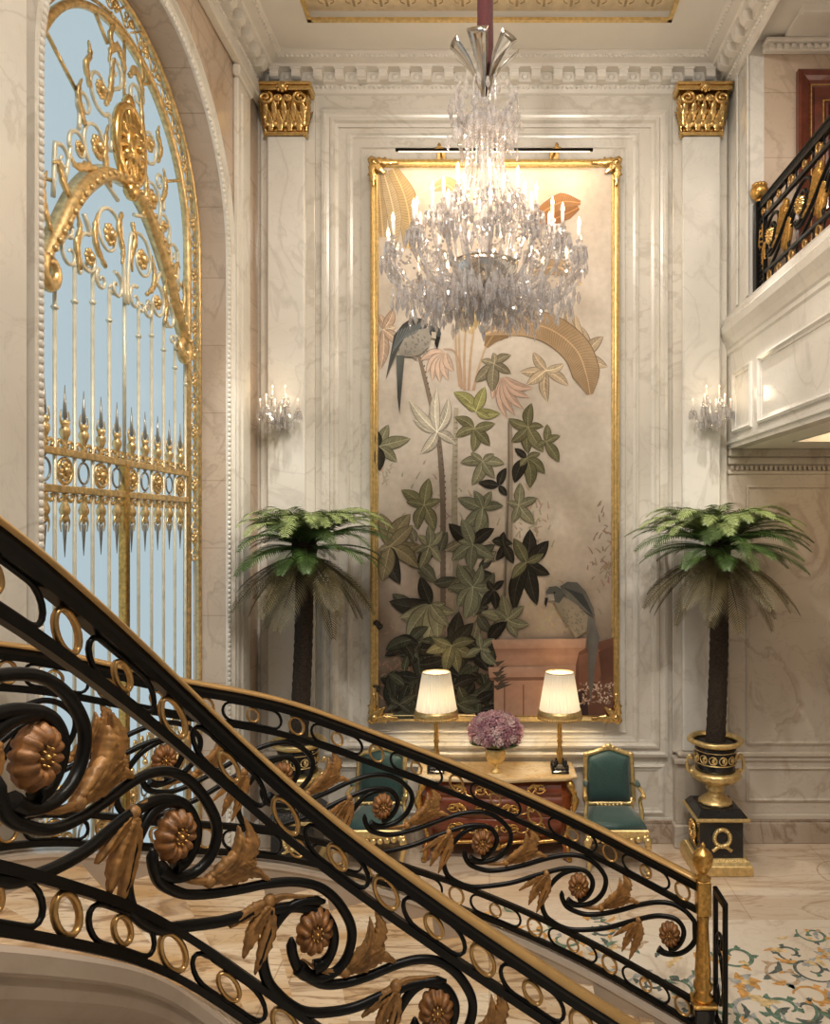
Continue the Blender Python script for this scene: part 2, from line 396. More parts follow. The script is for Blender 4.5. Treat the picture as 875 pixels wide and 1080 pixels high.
mb.box(X(328), X(712), D - .05, D, 0, .20, 0, .008); mb.box(X(328), X(712), D - .035, D, .20, .24, 0, .006)
mb.box(X(768), 4.7, D - .05, D, 0, .22, 0, .008); mb.box(X(768), 4.7, D - .03, D, .22, .26, 0, .006)
struct('baseboard_back', mb, M['base_marble'])

# cornice: swept profile along left, back, right
prof = [(0, 7.80), (.025, 7.81), (.04, 7.84), (.06, 7.88), (.10, 7.885), (.10, 7.985), (.20, 7.985), (.215, 8.005), (.29, 8.02), (.30, 8.04), (.335, 8.055), (.335, CEIL + .01), (0, CEIL + .01)]
mb = MB()
y0 = .5
path = [(XL, y0, 1, 0), (XL, D, 1, -1), (XR, D, -1, -1), (XR, y0, -1, 0)]
mb.sweep([[(x + sx * p, y + sy * p, z) for p, z in prof] for x, y, sx, sy in path])
def modillion(x, y, nx, ny):
    # scroll bracket projecting along (nx,ny)
    w = .045; tx, ty = -ny, nx
    sec = [(.05, 7.985), (.05, 7.88), (.09, 7.875), (.15, 7.88), (.18, 7.90), (.19, 7.93), (.185, 7.985)]
    mb.extrude(sec, lambda p, z: (x + nx * p + tx * w, y + ny * p + ty * w, z), lambda p, z: (x + nx * p - tx * w, y + ny * p - ty * w, z))
    mb.box(min(x + nx * .05 - tx * .055, x + nx * .195 + tx * .055), max(x + nx * .05 - tx * .055, x + nx * .195 + tx * .055), min(y + ny * .05 - ty * .055, y + ny * .195 + ty * .055), max(y + ny * .05 - ty * .055, y + ny * .195 + ty * .055), 7.965, 7.987)
    mb.ball((x + nx * .105 + tx * .113, y + ny * .105 + ty * .113, 7.935), .036, 0, 8, 5, (1 if tx else .3, 1 if ty else .3, .9))
n = 21
for k in range(n): modillion(XL + .22 + k * (XR - XL - .44) / (n - 1), D, 0, -1)
for k in range(26):
    modillion(XL, D - .33 - k * .222, 1, 0); modillion(XR, D - .33 - k * .222, -1, 0)
for k in range(96):
    x = XL + .08 + k * (XR - XL - .16) / 95
    mb.ball((x, D - .05, 7.862), .019, 0, 6, 4); mb.ball((x, D - .30, 8.028), .017, 0, 6, 4)
for k in range(110):
    for X0, s_ in ((XL, 1), (XR, -1)): mb.ball((X0 + s_ * .05, D - .08 - k * .052, 7.862), .019, 0, 6, 4); mb.ball((X0 + s_ * .30, D - .34 - k * .052, 8.028), .017, 0, 6, 4)
struct('trim_3', mb, M['plaster'])

# left wall with arched opening
AC = 5.39; AR = 1.40; ASP = 5.76
mb = MB()
arc = [(AC + AR * math.cos(PI * (1 - k / 32)), ASP + AR * math.sin(PI * k / 32)) for k in range(33)]
NEAR = -1.5
def lw(xx):
    ring = [(AC - AR, 0)] + arc + [(AC + AR, 0)]
    return ring
ring = [(AC - AR, 0.0)] + arc + [(AC + AR, 0.0)]
outer = [(NEAR, 0.0), (NEAR, CEIL)] + [(AC - AR + 2 * AR * k / 32, CEIL) for k in range(33)][1:-1] + [(D + .25, CEIL), (D + .25, 0.0)]
ia = [mb.add((XL, y, z)) for y, z in ring]; ob = {}
# face strips: left block, right block, top strips
def quadL(a, b, c, d): mb.quad(*[(XL, y, z) for y, z in (a, b, c, d)])
quadL((NEAR, 0), (AC - AR, 0), (AC - AR, CEIL), (NEAR, CEIL)); quadL((AC + AR, 0), (D + .25, 0), (D + .25, CEIL), (AC + AR, CEIL))
for a, b in zip(arc, arc[1:]): quadL(a, b, (b[0], CEIL), (a[0], CEIL))
mb.v = mb.v[len(ring):]; mb.f = [tuple(i - len(ring) for i in q) for q in mb.f]
for a, b in zip(ring, ring[1:]): mb.quad((XL, a[0], a[1]), (XL - .45, a[0], a[1]), (XL - .45, b[0], b[1]), (XL, b[0], b[1]))
mb.box(XL - .45, XL - .001, NEAR, AC - AR - .001, 0, CEIL, 0); mb.box(XL - .45, XL - .001, AC + AR + .001, D + .25, 0, CEIL, 0)
mb.box(XL - .45, XL - .001, AC - AR - .001, AC + AR + .001, ASP + AR + .001, CEIL, 0)
struct('wall_left', mb, M['wall_side'])
def arch_path(R, z0=0, n=40, dense=0):
    pts = []
    if dense:
        m = int((ASP - z0) / dense)
        pts += [(AC - R, z0 + (ASP - z0) * k / m) for k in range(m)]
        q = int(PI * R / dense); pts += [(AC + R * math.cos(PI * (1 - k / q)), ASP + R * math.sin(PI * k / q)) for k in range(q + 1)]
        pts += [(AC + R, ASP - (ASP - z0) * (k + 1) / m) for k in range(m)]
        return pts
    return [(AC - R, z0)] + [(AC + R * math.cos(PI * (1 - k / n)), ASP + R * math.sin(PI * k / n)) for k in range(n + 1)] + [(AC + R, z0)]
mb = MB()   # rope moulding and fillets round the arch
rp = arch_path(AR + .03, 0, dense=.045)
for i, (y, z) in enumerate(rp):
    mb.ball((XL + .012, y, z), .027, 0, 6, 4, (1, 1, 1.15))
def arch_band(R0, R1, prof, mi=0):
    secs = []
    P0 = arch_path(R0); P1 = arch_path(R1)
    for (a, b) in zip(P0, P1):
        secs.append([(XL + h, a[0] + (b[0] - a[0]) * t, a[1] + (b[1] - a[1]) * t) for t, h in prof])
    mb.sweep(secs, mi, ring_closed=False)
arch_band(AR - .0, AR + .14, [(0, 0), (0, .006), (.02, .02), (.75, .02), (.8, .05), (.95, .05), (1, 0)])
struct('trim_4', mb, M['mould'])
mb = MB()   # flat strips beside the arch
for (a, b) in ((6.98, 7.34), (3.44, 3.80)):
    mb.box(XL, XL + .05, a, b, 0, 7.55, 0, .012); mb.box(XL, XL + .075, a - .03, b + .03, 7.55, 7.66, 0, .015); mb.box(XL, XL + .065, a + .09, b - .09, .4, 7.45, 0, .01)
mb.box(XL, XL + .09, 7.0 - 8.4, D, 7.66, 7.80, 0, .015); mb.box(XL, XL + .06, NEAR, 3.98, 0, .24, 0); mb.box(XL, XL + .06, 6.8, D - .01, 0, .24, 0)
struct('trim_5', mb, M['mould'])
# window behind the gate: glazing and outside pane
mb = MB()
secs = arch_path(AR + .05, 0, 32)
mb.extrude(secs, lambda y, z: (XL - .30, y, z), lambda y, z: (XL - .33, y, z))
w = struct('window_1', mb, M['window'])

# right wall (short return) + gallery
mb = MB(); mb.box(XR + .004, XR + .14, 7.06, D, 5.5, CEIL, 0)
mb.box(XR - .02, XR + .0, 7.06, 7.12, 5.5, 7.82, 0, .006); mb.box(XR - .02, XR, 7.36, 7.42, 5.5, 7.82, 0, .006)
struct('wall_right', mb, M['pilaster'])
mb = MB(); mb.box(XR + .14, 4.7, 7.062, 7.3, 5.5, CEIL, 0)
struct('wall_gallery', mb, M['wall_side'])
mb = MB()
mb.box(XR + .12, 4.7, 6.99, 7.06, 7.80, 7.86, 0, .01); mb.box(XR + .12, 4.7, 6.94, 7.06, 7.86, 7.90, 0, .01); mb.box(XR + .30, 4.7, 6.6, 7.06, 7.90, 7.94, 0, .01)
for k in range(30): mb.box(XR + .16 + k * .07, XR + .2 + k * .07, 6.965, 7.0, 7.81, 7.85)
mb.box(XR + .30, 4.7, 6.55, 6.62, 7.86, 7.95, 0, .01)
struct('trim_6', mb, M['plaster'])
mb = MB(); mb.box(XR + .0, 4.7, -1.5, 7.06, 7.94, CEIL + .3)
struct('ceiling_gallery', mb, M['ceiling'])
# gallery slab: fascia with ledge, soffit with lit coffer
mb = MB()
prof = [(.12, 4.1), (0, 4.1), (0, 4.14), (-.02, 4.15), (-.02, 4.18), (0, 4.19), (0, 5.06), (-.015, 5.08), (-.015, 5.12), (-.03, 5.14), (-.05, 5.20), (-.085, 5.27), (-.095, 5.34), (-.06, 5.38), (-.055, 5.43), (-.02, 5.46), (0, 5.50), (.12, 5.50)]
mb.sweep([[(XR + p, y, z) for p, z in prof] for y in (D - .001, 1.5)])
mb.frame(6.98, 7.50, 4.24, 4.86, XR, [(0, 0), (0, .02), (.02, .03), (.04, .012), (.06, .008), (.06, 0)], 0, 'x', -1)
mb.frame(3.2, 6.80, 4.24, 4.86, XR, [(0, 0), (0, .02), (.02, .03), (.04, .012), (.06, .008), (.06, 0)], 0, 'x', -1)
struct('trim_7', mb, M['pilaster'])
mb = MB()
cx0, cx1, cy0, cy1 = 2.86, 4.2, 5.2, 6.98
mb.box(XR + .12, cx0, 1.5, D, 4.1, 4.3); mb.box(cx1, 4.7, 1.5, D, 4.1, 4.3); mb.box(cx0, cx1, cy1, D, 4.1, 4.3); mb.box(cx0, cx1, 1.5, cy0, 4.1, 4.3)
mb.box(cx0, cx1, cy0, cy1, 4.42, 4.5, 1)
for (a, b, c, d) in ((cx0, cx0 + .03, cy0, cy1), (cx1 - .03, cx1, cy0, cy1), (cx0, cx1, cy0, cy0 + .03), (cx0, cx1, cy1 - .03, cy1)): mb.box(a, b, c, d, 4.095, 4.45, 1)
mb.box(XR + .12, 4.7, 1.5, 7.3, 5.3, 5.5)
struct('ceiling_soffit', mb, [M['ceiling'], M['plaster']])
mb = MB()   # cornice and panels of the wall below the gallery
mb.box(XR, 4.7, D - .10, D, 4.02, 4.1, 0, .01); mb.box(XR, 4.7, D - .06, D, 3.94, 4.02, 0, .01); mb.box(XR, 4.7, D - .03, D, 3.84, 3.88, 0, .008)
for k in range(44): mb.box(XR + .03 + k * .05, XR + .055 + k * .05, D - .05, D, 3.885, 3.925)
mb.frame(X(786), 4.6, Z(785), Z(512), D, thin)
mb.box(X(768), 4.7, D - .05, D, Z(797), Z(792), 0, .01); mb.box(X(768), 4.7, D - .03, D, Z(802), Z(797), 0, .006)
mb.frame(X(786), 4.6, Z(845), Z(808), D, thin); mb.box(X(768), 4.7, D - .035, D, Z(863), Z(858), 0, .006)
struct('trim_8', mb, M['wall_dark'])
mb = MB(); mb.box(4.7, 4.9, -1.5, 7.9, 0, CEIL + .3)
struct('wall_far', mb, M['wall_dark'])
mb = MB(); mb.box(X(768), 4.7, D - .012, D - .0005, .2, 4.1)  # sheet over the back wall; its darker colour carries the gallery's shade
struct('wall_lower', mb, M['wall_dark'])
# gallery door
mb = MB(); dx0 = 2.925
mb.frame(dx0, dx0 + 1.5, 5.4, 7.63, 7.06, [(0, 0), (0, .06), (.02, .075), (.06, .06), (.10, .05), (.12, .03), (.16, .025), (.16, 0)])
do = struct('door_1', mb, M['door_wood'])
mb = MB(); mb.box(dx0 + .16, dx0 + 1.34, 7.02, 7.06, 5.5, 7.47)
mb.frame(dx0 + .26, dx0 + .7, 6.3, 7.32, 7.02, [(0, 0), (0, .015), (.02, .025), (.05, 0)]); mb.frame(dx0 + .8, dx0 + 1.24, 6.3, 7.32, 7.02, [(0, 0), (0, .015), (.02, .025), (.05, 0)])
mb.build('door_leaf', M['door_wood'], do)
mb = MB(); mb.frame(dx0 + .235, dx0 + .725, 6.27, 7.35, 7.02, [(0, 0), (.005, .008), (.012, .008), (.017, 0)]); mb.frame(dx0 + .125, dx0 + 1.37, 5.4, 7.505, 7.035, [(0, 0), (.004, .008), (.012, .008), (.016, 0)])
mb.build('door_gilding', M['gold_dk'], do)

# ---------------------------------------------------------------- pilasters
def pilaster(cx, label, side):
    D = 7.7285
    t = thing('pilaster', label, 'pilaster', (cx, D, 0))
    mb = MB(); mb.box(cx - .283, cx + .283, D - .05, D, .95, 7.80, 0, .008); mb.build('backing_strip', M['wall'], t)
    mb = MB(); mb.box(cx - .195, cx + .195, D - .12, D - .05, .98, 7.32, 0, .015); mb.build('shaft', M['pilaster'], t)
    mb = MB(); mb.box(cx - .29, cx + .29, D - .17, D, 0, .24, 0, .012); mb.box(cx - .27, cx + .27, D - .14, D, .24, .86, 0, .01); mb.box(cx - .292, cx + .292, D - .18, D, .86, .92, 0, .015); mb.box(cx - .25, cx + .25, D - .15, D, .92, .98, 0, .02)
    mb.build('pedestal', M['wall_dark'], t)
    cap = MB(); z0 = 7.315; SC = .81
    cap.box(cx - .225, cx + .225, D - .155, D - .05, z0, z0 + .045, 0, .015)
    secs = []
    for (h, z) in ((.19, .04), (.195, .2), (.205, .34), (.235, .44), (.25, .47)):
        dy = .12 + (h - .19) * 1.2
        secs.append([(cx - h, D - .05, z0 + z), (cx - h, D - dy, z0 + z), (cx + h, D - dy, z0 + z), (cx + h, D - .05, z0 + z)])
    cap.sweep(secs)
    cap.box(cx - .285, cx + .285, D - .25, D - .05, z0 + .50, z0 + .56, 0, .012); cap.box(cx - .290, cx + .290, D - .265, D - .05, z0 + .56, z0 + .60, 0, .012)
    cap.v = [(a, b, z0 + (c - z0) * SC) for a, b, c in cap.v]; co = cap.build('capital', M['gold'], t)
    lv = MB()
    def leafmap(ox, oy, dirx, diry, curl):
        tx, ty = -diry, dirx
        def f(a, b, h):   # a along width, b up
            out = .02 + curl * max(0, b - .10) ** 2 * 22
            bb = b if b < .15 else .15 + (b - .15) * .85
            return (ox + tx * a + dirx * (out + h), oy + ty * a + diry * (out + h), z0 + bb)
        return f
    for i, ox in enumerate((-.145, -.05, .05, .145)):
        lv.blade(leafmap(cx + ox, D - .12, 0, -1, .16), [(0, .045), (0, .12), (0, .20), (0, .27)], [.05, .085, .095, .05, .01], .018, 0, .22, 4)
    for i, ox in enumerate((-.19, -.1, 0, .1, .19)):
        lv.blade(leafmap(cx + ox, D - .125, .0, -1, .028), [(0, .10), (0, .22), (0, .34), (0, .46)], [.04, .075, .09, .06, .015], .02, 0, .22, 4)
    for sx in (-1, 1):
        lv.blade(leafmap(cx + sx * .19, D - .09, sx, 0, .04), [(0, .045), (0, .15), (0, .27), (0, .36)], [.05, .08, .09, .05, .01], .018, 0, .2, 4)
        lv.blade(leafmap(cx + sx * .2, D - .12, sx * .7, -.7, .022), [(0, .12), (0, .24), (0, .36), (0, .46)], [.05, .08, .09, .06, .01], .018, 0, .2, 4)
    lv.v = [(a, b, z0 + (c - z0) * SC) for a, b, c in lv.v]; lv.build('acanthus', M['gold'], co)
    vo = MB()
    for sx in (-1, 1):
        for (R, ccx) in ((.078, .178), (.042, .055)):
            pts = []
            for k in range(26):
                a = PI * .5 + k * .42; r = R * (1 - k / 30)
                pts.append((cx + sx * (ccx + r * math.cos(a)), D - .215 - .02 * k / 26, z0 + .415 + r * math.sin(a)))
            vo.tube([(cx + sx * .06, D - .17, z0 + .34)] + pts, [.012] + [.022 * (1 - .4 * k / 26) for k in range(26)], 8)
    vo.ball((cx, D - .26, z0 + .53), .05, 0, 10, 6, (1, .6, 1))
    for k in range(8): vo.ball((cx + .05 * math.cos(k * PI / 4), D - .25, z0 + .53 + .05 * math.sin(k * PI / 4)), .022, 0, 6, 4)
    vo.v = [(a, b, z0 + (c - z0) * SC) for a, b, c in vo.v]; vo.build('volute', M['gold'], co)
    return t
pilaster(X(304.5), 'veined cream marble pilaster with gilded capital next to the arched gilt gate', -1)
pilaster(X(736.5), 'veined cream marble pilaster with gilded capital next to the upper gallery', 1)
# ---------------------------------------------------------------- gilt gate in the arched opening
GX = -2.66; RI = 1.12; GS = 5.74
gate = thing('ornamental_gate', 'tall arched gilt wrought iron gate before pale blue glass in the left wall', 'gate', (GX, AC, 0))
def G(s, z, n=0): return (GX + n, AC + s, z)
def spiral(cx, cz, R, a0, turns, sgn=1, n=None, end=.12):
    n = n or int(18 * turns) + 2
    return [(cx + R * (1 - (1 - end) * k / (n - 1)) * math.cos(a0 + sgn * 2 * PI * turns * k / (n - 1)), cz + R * (1 - (1 - end) * k / (n - 1)) * math.sin(a0 + sgn * 2 * PI * turns * k / (n - 1))) for k in range(n)]
def gt(mb, pts, r, n=6, mi=0, smp=0, mir=None):
    for s_ in ((1, -1) if mir else (1,)):
        q = [(s_ * a, b) for a, b in pts]
        if smp: q = [(p.x, p.y) for p in cr_sample([(a, b, 0) for a, b in q], smp)]
        rr = r if not callable(r) else [r(i / (len(q) - 1)) for i in range(len(q))]
        mb.tube([G(a, b) for a, b in q], rr, n, mi)
mb = MB()
for R, w in ((RI, .028), (RI + .055, .012), (1.385, .02)):
    P = [(-R, 0)] + [(R * math.cos(PI * (1 - k / 40)), GS + R * math.sin(PI * k / 40)) for k in range(41)] + [(R, 0)]
    mb.tube([G(a, b) for a, b in P], w, 8, 0, flat=1.3)
mb.build('arch_frame', M['gate_gold'], gate)
# border ornament between the two frames
mb = MB(); rm = (RI + .055 + 1.385) / 2
def bord(u):
    """u metres along the border from the left foot -> (s,z, tangent angle)"""
    if u < GS: return (-rm, u, PI / 2)
    a = (u - GS) / rm
    if a < PI: return (-rm * math.cos(a), GS + rm * math.sin(a), PI / 2 - a)
    return (rm, GS - (a - PI) * rm, -PI / 2)
Ltot = 2 * GS + PI * rm; k = 0; u = 3.0
while u < Ltot - 3.0:
    s0, z0, a = bord(u); c, s_ = math.cos(a), math.sin(a)
    def bl(x, y): return (s0 + c * x - s_ * y, z0 + s_ * x + c * y)
    straight = u < GS - .1 or u > Ltot - GS + .1
    for sg in (1, -1):
        sp = spiral(.075, sg * .028, .05, PI * .9 * sg, 1.1, -sg, 16)
        gt(mb, [bl(-.08, -sg * .06)] + [bl(*p) for p in sp], .008, 5)
    mb.ball(G(*bl(-.09, 0), .004), .032, 0, 8, 5, (.6, 1, 1))
    if k % 2 == 0:
        for q in range(6): mb.ball(G(*bl(-.09 + .04 * math.cos(q * PI / 3), .04 * math.sin(q * PI / 3))), .018, 0, 6, 4)
    u += .235; k += 1
mb.build('border_scrollwork', M['gate_gold'], gate)
# vertical bars
SP = .216
for k in range(-5, 6):
    if k == 0: continue
    s0 = k * SP
    top = 4.86 - (.10 if abs(k) == 5 else 0) + (.16 if abs(k) in (2,) else 0) + (.1 if abs(k) in (1, 3) else 0)
    b = MB(); gt(b, [(s0, 0), (s0, top)], .0125, 8)
    sg = 1 if k > 0 else -1
    if abs(k) < 5:
        sp = spiral(s0 + (.05 if k % 2 else -.05), top, .05, PI if k % 2 else 0, 1.0, -1 if k % 2 else 1, 16)
        gt(b, sp, .011, 6)
    b.ball(G(s0, top - .22), .024, 0, 8, 5, (1, 1, .8))
    b.build('gate_bar', M['gate_iron'], gate)
b = MB(); b.box(GX - .03, GX + .03, AC - .03, AC + .03, 0, 3.76, 0, .006); b.build('meeting_stile', M['gold_dk'], gate)
b = MB(); gt(b, [(0, 3.76), (0, 5.1)], .014, 8); b.build('gate_bar', M['gate_iron'], gate)
for z in (3.76, 3.53, 1.42, 1.16):
    b = MB(); b.box(GX - .02, GX + .025, AC - RI, AC + RI, z - .024, z + .024, 0, .006); b.build('cross_rail', M['gate_gold'], gate)
def ring_g(mb, s, z, r, w, mi=0, asp=1.0):
    mb.tube([G(s + r * math.cos(2 * PI * k / 20), z + r * asp * math.sin(2 * PI * k / 20)) for k in range(20)], w, 6, mi, closed=True)
for zc in (3.645, 1.29):
    for k in range(-5, 6):
        for q in (0, .5):
            s0 = (k + q) * SP
            if abs(s0) > RI - .05 or (q == 0 and k == 0 ): continue
            if q == 0.5 and (k % 2 == 0):
                b = MB(); ring_g(b, s0, zc, .078, .013)
                b.ball(G(s0, zc, .01), .03, 0, 8, 5)
                for a in range(8): b.ball(G(s0 + .045 * math.cos(a * PI / 4), zc + .045 * math.sin(a * PI / 4), .005), .02, 0, 6, 4, (.6, 1, 1))
                b.build('rosette_ring', M['gate_gold'], gate)
            elif q == .5:
                b = MB(); ring_g(b, s0, zc, .062, .008, 0, 1.1); b.ball(G(s0, zc + .088), .015, 0, 6, 4); b.ball(G(s0, zc - .088), .015, 0, 6, 4)
                b.build('plain_ring', M['steel'], gate)
# spears standing on the upper rail and hanging below the lower one
for k in range(-5, 5):
    s0 = (k + .5) * SP
    for up in (1, -1):
        z0 = 3.785 if up > 0 else 3.505
        b = MB(); c = G(s0, z0)
        pr = [(.018, 0), (.027, .012), (.014, .03), (.02, .06), (.034, .10), (.03, .125), (.018, .14), (.026, .155), (.02, .175), (.009, .185)]
        b.lathe([(r, up * z) for r, z in (pr if up > 0 else pr)], c, 10)
        for sg in (1, -1):
            gt(b, [(s0 + sg * .03, z0 + up * .03), (s0 + sg * .06, z0 + up * .05), (s0 + sg * .085, z0 + up * .03), (s0 + sg * .075, z0 + up * .005)], .011, 6, 0, 4)
            gt(b, [(s0 + sg * .02, z0 + up * .13), (s0 + sg * .05, z0 + up * .18), (s0 + sg * .04, z0 + up * .24)], lambda t: .010 * (1 - .7 * t), 6, 0, 4)
        sp = b.build('spear', M['gate_gold'], gate)
        t = MB(); t.lathe([(.004, up * .18), (.016, up * .20), (.011, up * .26), (.002, up * .40)], c, 8); t.build('spear_tip', M['steel'], sp)
# overthrow: serpentine gilt arch with scrolls, rosettes and a central mask
mb = MB()
half = [(0.02, 5.80), (.18, 5.78), (.32, 5.72), (.48, 5.60), (.62, 5.46), (.74, 5.30), (.86, 5.12), (.96, 4.98), (1.05, 4.86)]
for sg in (1, -1):
    P = cr_sample([(sg * a, b, 0) for a, b in half], 6); secs = []
    for i, p in enumerate(P):
        a_ = P[max(i - 1, 0)]; c_ = P[min(i + 1, len(P) - 1)]; d = (c_ - a_).normalized(); nx, ny = -d.y * sg, d.x * sg
        w = .035 + .03 * math.sin(PI * min(1, i / len(P) * 1.1)); q = .075
        secs.append([G(p.x - nx * w, p.y - ny * w, -.02), G(p.x - nx * w, p.y - ny * w, q * .45), G(p.x - nx * w * .3, p.y - ny * w * .3, q), G(p.x + nx * w * .5, p.y + ny * w * .5, q * .8), G(p.x + nx * w, p.y + ny * w, -.02)])
        if i % 3 == 1: mb.ball(G(p.x, p.y, q * .95), .022, 0, 6, 4)
    mb.sweep(secs, 0, sm=True)
    # heavy volute at the foot
    v = [(sg * a, b) for a, b in [(1.05, 4.9), (1.06, 4.80), (1.0, 4.74), (.93, 4.76), (.90, 4.83), (.94, 4.89), (.99, 4.87)]]
    mb.tube([G(p.x, p.y, .03) for p in cr_sample([(a, b, 0) for a, b in v], 5)], [.055 - .001 * k for k in range(31)], 8)
mb.build('serpentine_arch', M['gate_gold'], gate)
def flower_g(mb, s, z, r, n=.03):
    mb.ball(G(s, z, n), r * .45, 0, 8, 5)
    for k in range(8): mb.ball(G(s + r * .62 * math.cos(k * PI / 4), z + r * .62 * math.sin(k * PI / 4), n * .6), r * .36, 0, 6, 4, (.55, 1, 1))
def leaf_g(mb, spine, w, dome=.016):
    for sg in (1, -1):
        mb.blade(lambda x, y, h: G(sg * x, y, .02 + h), spine, [w * .35, w * .7, w * .5, w * .1], dome, 0, .3, 5)
scrolls = [  # (cx, cz, R, start angle, turns, direction, tail)
    (.24, 5.33, .20, 2.6, 1.35, -1, [(.02, 4.92), (.03, 5.15)]),
    (.40, 5.86, .20, -2.0, 1.4, 1, [(.12, 5.62), (.25, 5.66)]),
    (.36, 6.27, .16, -2.4, 1.3, 1, [(.22, 5.92), (.20, 6.05)]),
    (.62, 5.74, .12, -.6, 1.2, 1, [(.78, 5.45)]),
    (.50, 5.08, .15, 1.6, 1.25, -1, [(.56, 5.34), (.50, 5.26)]),
    (.14, 5.0, .10, 1.3, 1.2, 1, []), (.72, 5.02, .11, 1.7, 1.2, -1, [(.70, 5.2)]), (.34, 4.98, .075, 1.0, 1.2, -1, []), (.86, 4.84, .07, 1.5, 1.1, -1, []),
    (.16, 6.52, .11, -1.9, 1.2, -1, [(.30, 6.30)]), (.80, 5.58, .09, .4, 1.1, 1, [(.9, 5.3)]), (.55, 6.05, .10, -.9, 1.2, 1, [(.62, 5.86)]),
]
for (cx, cz, R, a0, tn, dr, tail) in scrolls:
    for sg in (1, -1):
        b = MB(); P = tail + spiral(cx, cz, R, a0, tn, dr, 26)
        q = cr_sample([(sg * x, z, 0) for x, z in P], 3)
        b.tube([G(p.x, p.y, .012) for p in q], [.016 * (1 - .45 * i / len(q)) for i in range(len(q))], 6)
        so = b.build('scroll', M['gate_iron'], gate)
        if R > .11:
            f = MB(); flower_g(f, sg * cx, cz, R * .42); f.build('rosette', M['gate_gold'], so)
mb = MB()
for s, w in (([(.20, 6.62), (.24, 6.72), (.20, 6.82), (.22, 6.90)], .06), ([(.03, 6.60), (.12, 6.70), (.22, 6.64), (.26, 6.52)], .10), ([(.30, 6.20), (.24, 6.32), (.22, 6.46), (.18, 6.60)], .08),
             ([(.50, 6.20), (.55, 6.32), (.50, 6.42), (.52, 6.50)], .07), ([(.56, 5.92), (.62, 6.0), (.64, 6.1), (.60, 6.2)], .08), ([(.24, 5.66), (.30, 5.80), (.30, 5.95), (.27, 6.08)], .09),
             ([(.42, 5.70), (.54, 5.66), (.66, 5.60), (.74, 5.64)], .09), ([(.08, 5.55), (.12, 5.42), (.06, 5.28), (.08, 5.18)], .08), ([(.30, 5.08), (.42, 5.18), (.44, 5.3), (.40, 5.42)], .08),
             ([(.70, 5.36), (.80, 5.42), (.86, 5.52), (.92, 5.50)], .08), ([(.94, 5.08), (1.0, 5.18), (1.02, 5.30), (.98, 5.42)], .08), ([(.62, 4.95), (.66, 5.1), (.62, 5.22), (.66, 5.32)], .07)):
    leaf_g(mb, s, w)
mb.build('acanthus_spray', M['gate_gold'], gate)
mb = MB()   # central mask medallion
mb.tube([G(.20 * math.cos(2 * PI * k / 28), 6.07 + .27 * math.sin(2 * PI * k / 28), .04) for k in range(28)], .035, 8, closed=True)
for k in range(16):
    a = 2 * PI * k / 16; mb.blade(lambda x, y, h: G(x, y, .05 + h), [(.05 * math.cos(a), 6.07 + .07 * math.sin(a)), (.12 * math.cos(a + .2), 6.07 + .16 * math.sin(a + .2)), (.20 * math.cos(a + .3), 6.07 + .28 * math.sin(a + .3))], [.05, .07, .02], .03, 0, .2, 4)
mb.ball(G(0, 6.07, .06), .11, 0, 12, 8, (.5, 1, 1.3)); mb.ball(G(0, 6.04, .115), .03, 0, 8, 5)
for sg in (1, -1): mb.ball(G(sg * .04, 6.12, .105), .022, 0, 8, 5); mb.ball(G(sg * .09, 5.97, .06), .05, 0, 8, 5)
mb.ball(G(0, 6.36, .03), .07, 0, 8, 5, (.7, .8, 1.3)); mb.ball(G(0, 5.74, .05), .07, 0, 8, 5, (.8, 1, 1))
mb.build('medallion', M['gold'], gate)
for sg, pts in ((1, [(0, 6.42), (0, GS + RI)]), (1, [(.62, 6.1), (.98, 6.28)]), (-1, [(.62, 6.1), (.98, 6.28)]), (1, [(.24, 6.66), (.42, 6.78)]), (-1, [(.24, 6.66), (.42, 6.78)]), (1, [(.9, 5.40), (1.12, 5.34)]), (-1, [(.9, 5.40), (1.12, 5.34)])):
    b = MB(); gt(b, [(sg * a, z) for a, z in pts], .013, 6); b.build('stay_bar', M['gate_gold'], gate)
mb = MB()   # foot scrollwork under the lower ring band
for k in range(-5, 5):
    s0 = (k + .5) * SP
    for sg in (1, -1): gt(mb, [(s0 + sg * x, z) for x, z in [(.0, 1.5), (.05, 1.56), (.085, 1.64), (.05, 1.69), (.03, 1.64), (.05, 1.61)]], .009, 5, 0, 4)
    mb.ball(G(s0, 1.48), .025, 0, 6, 4)
mb.build('foot_scrollwork', M['gate_gold'], gate)
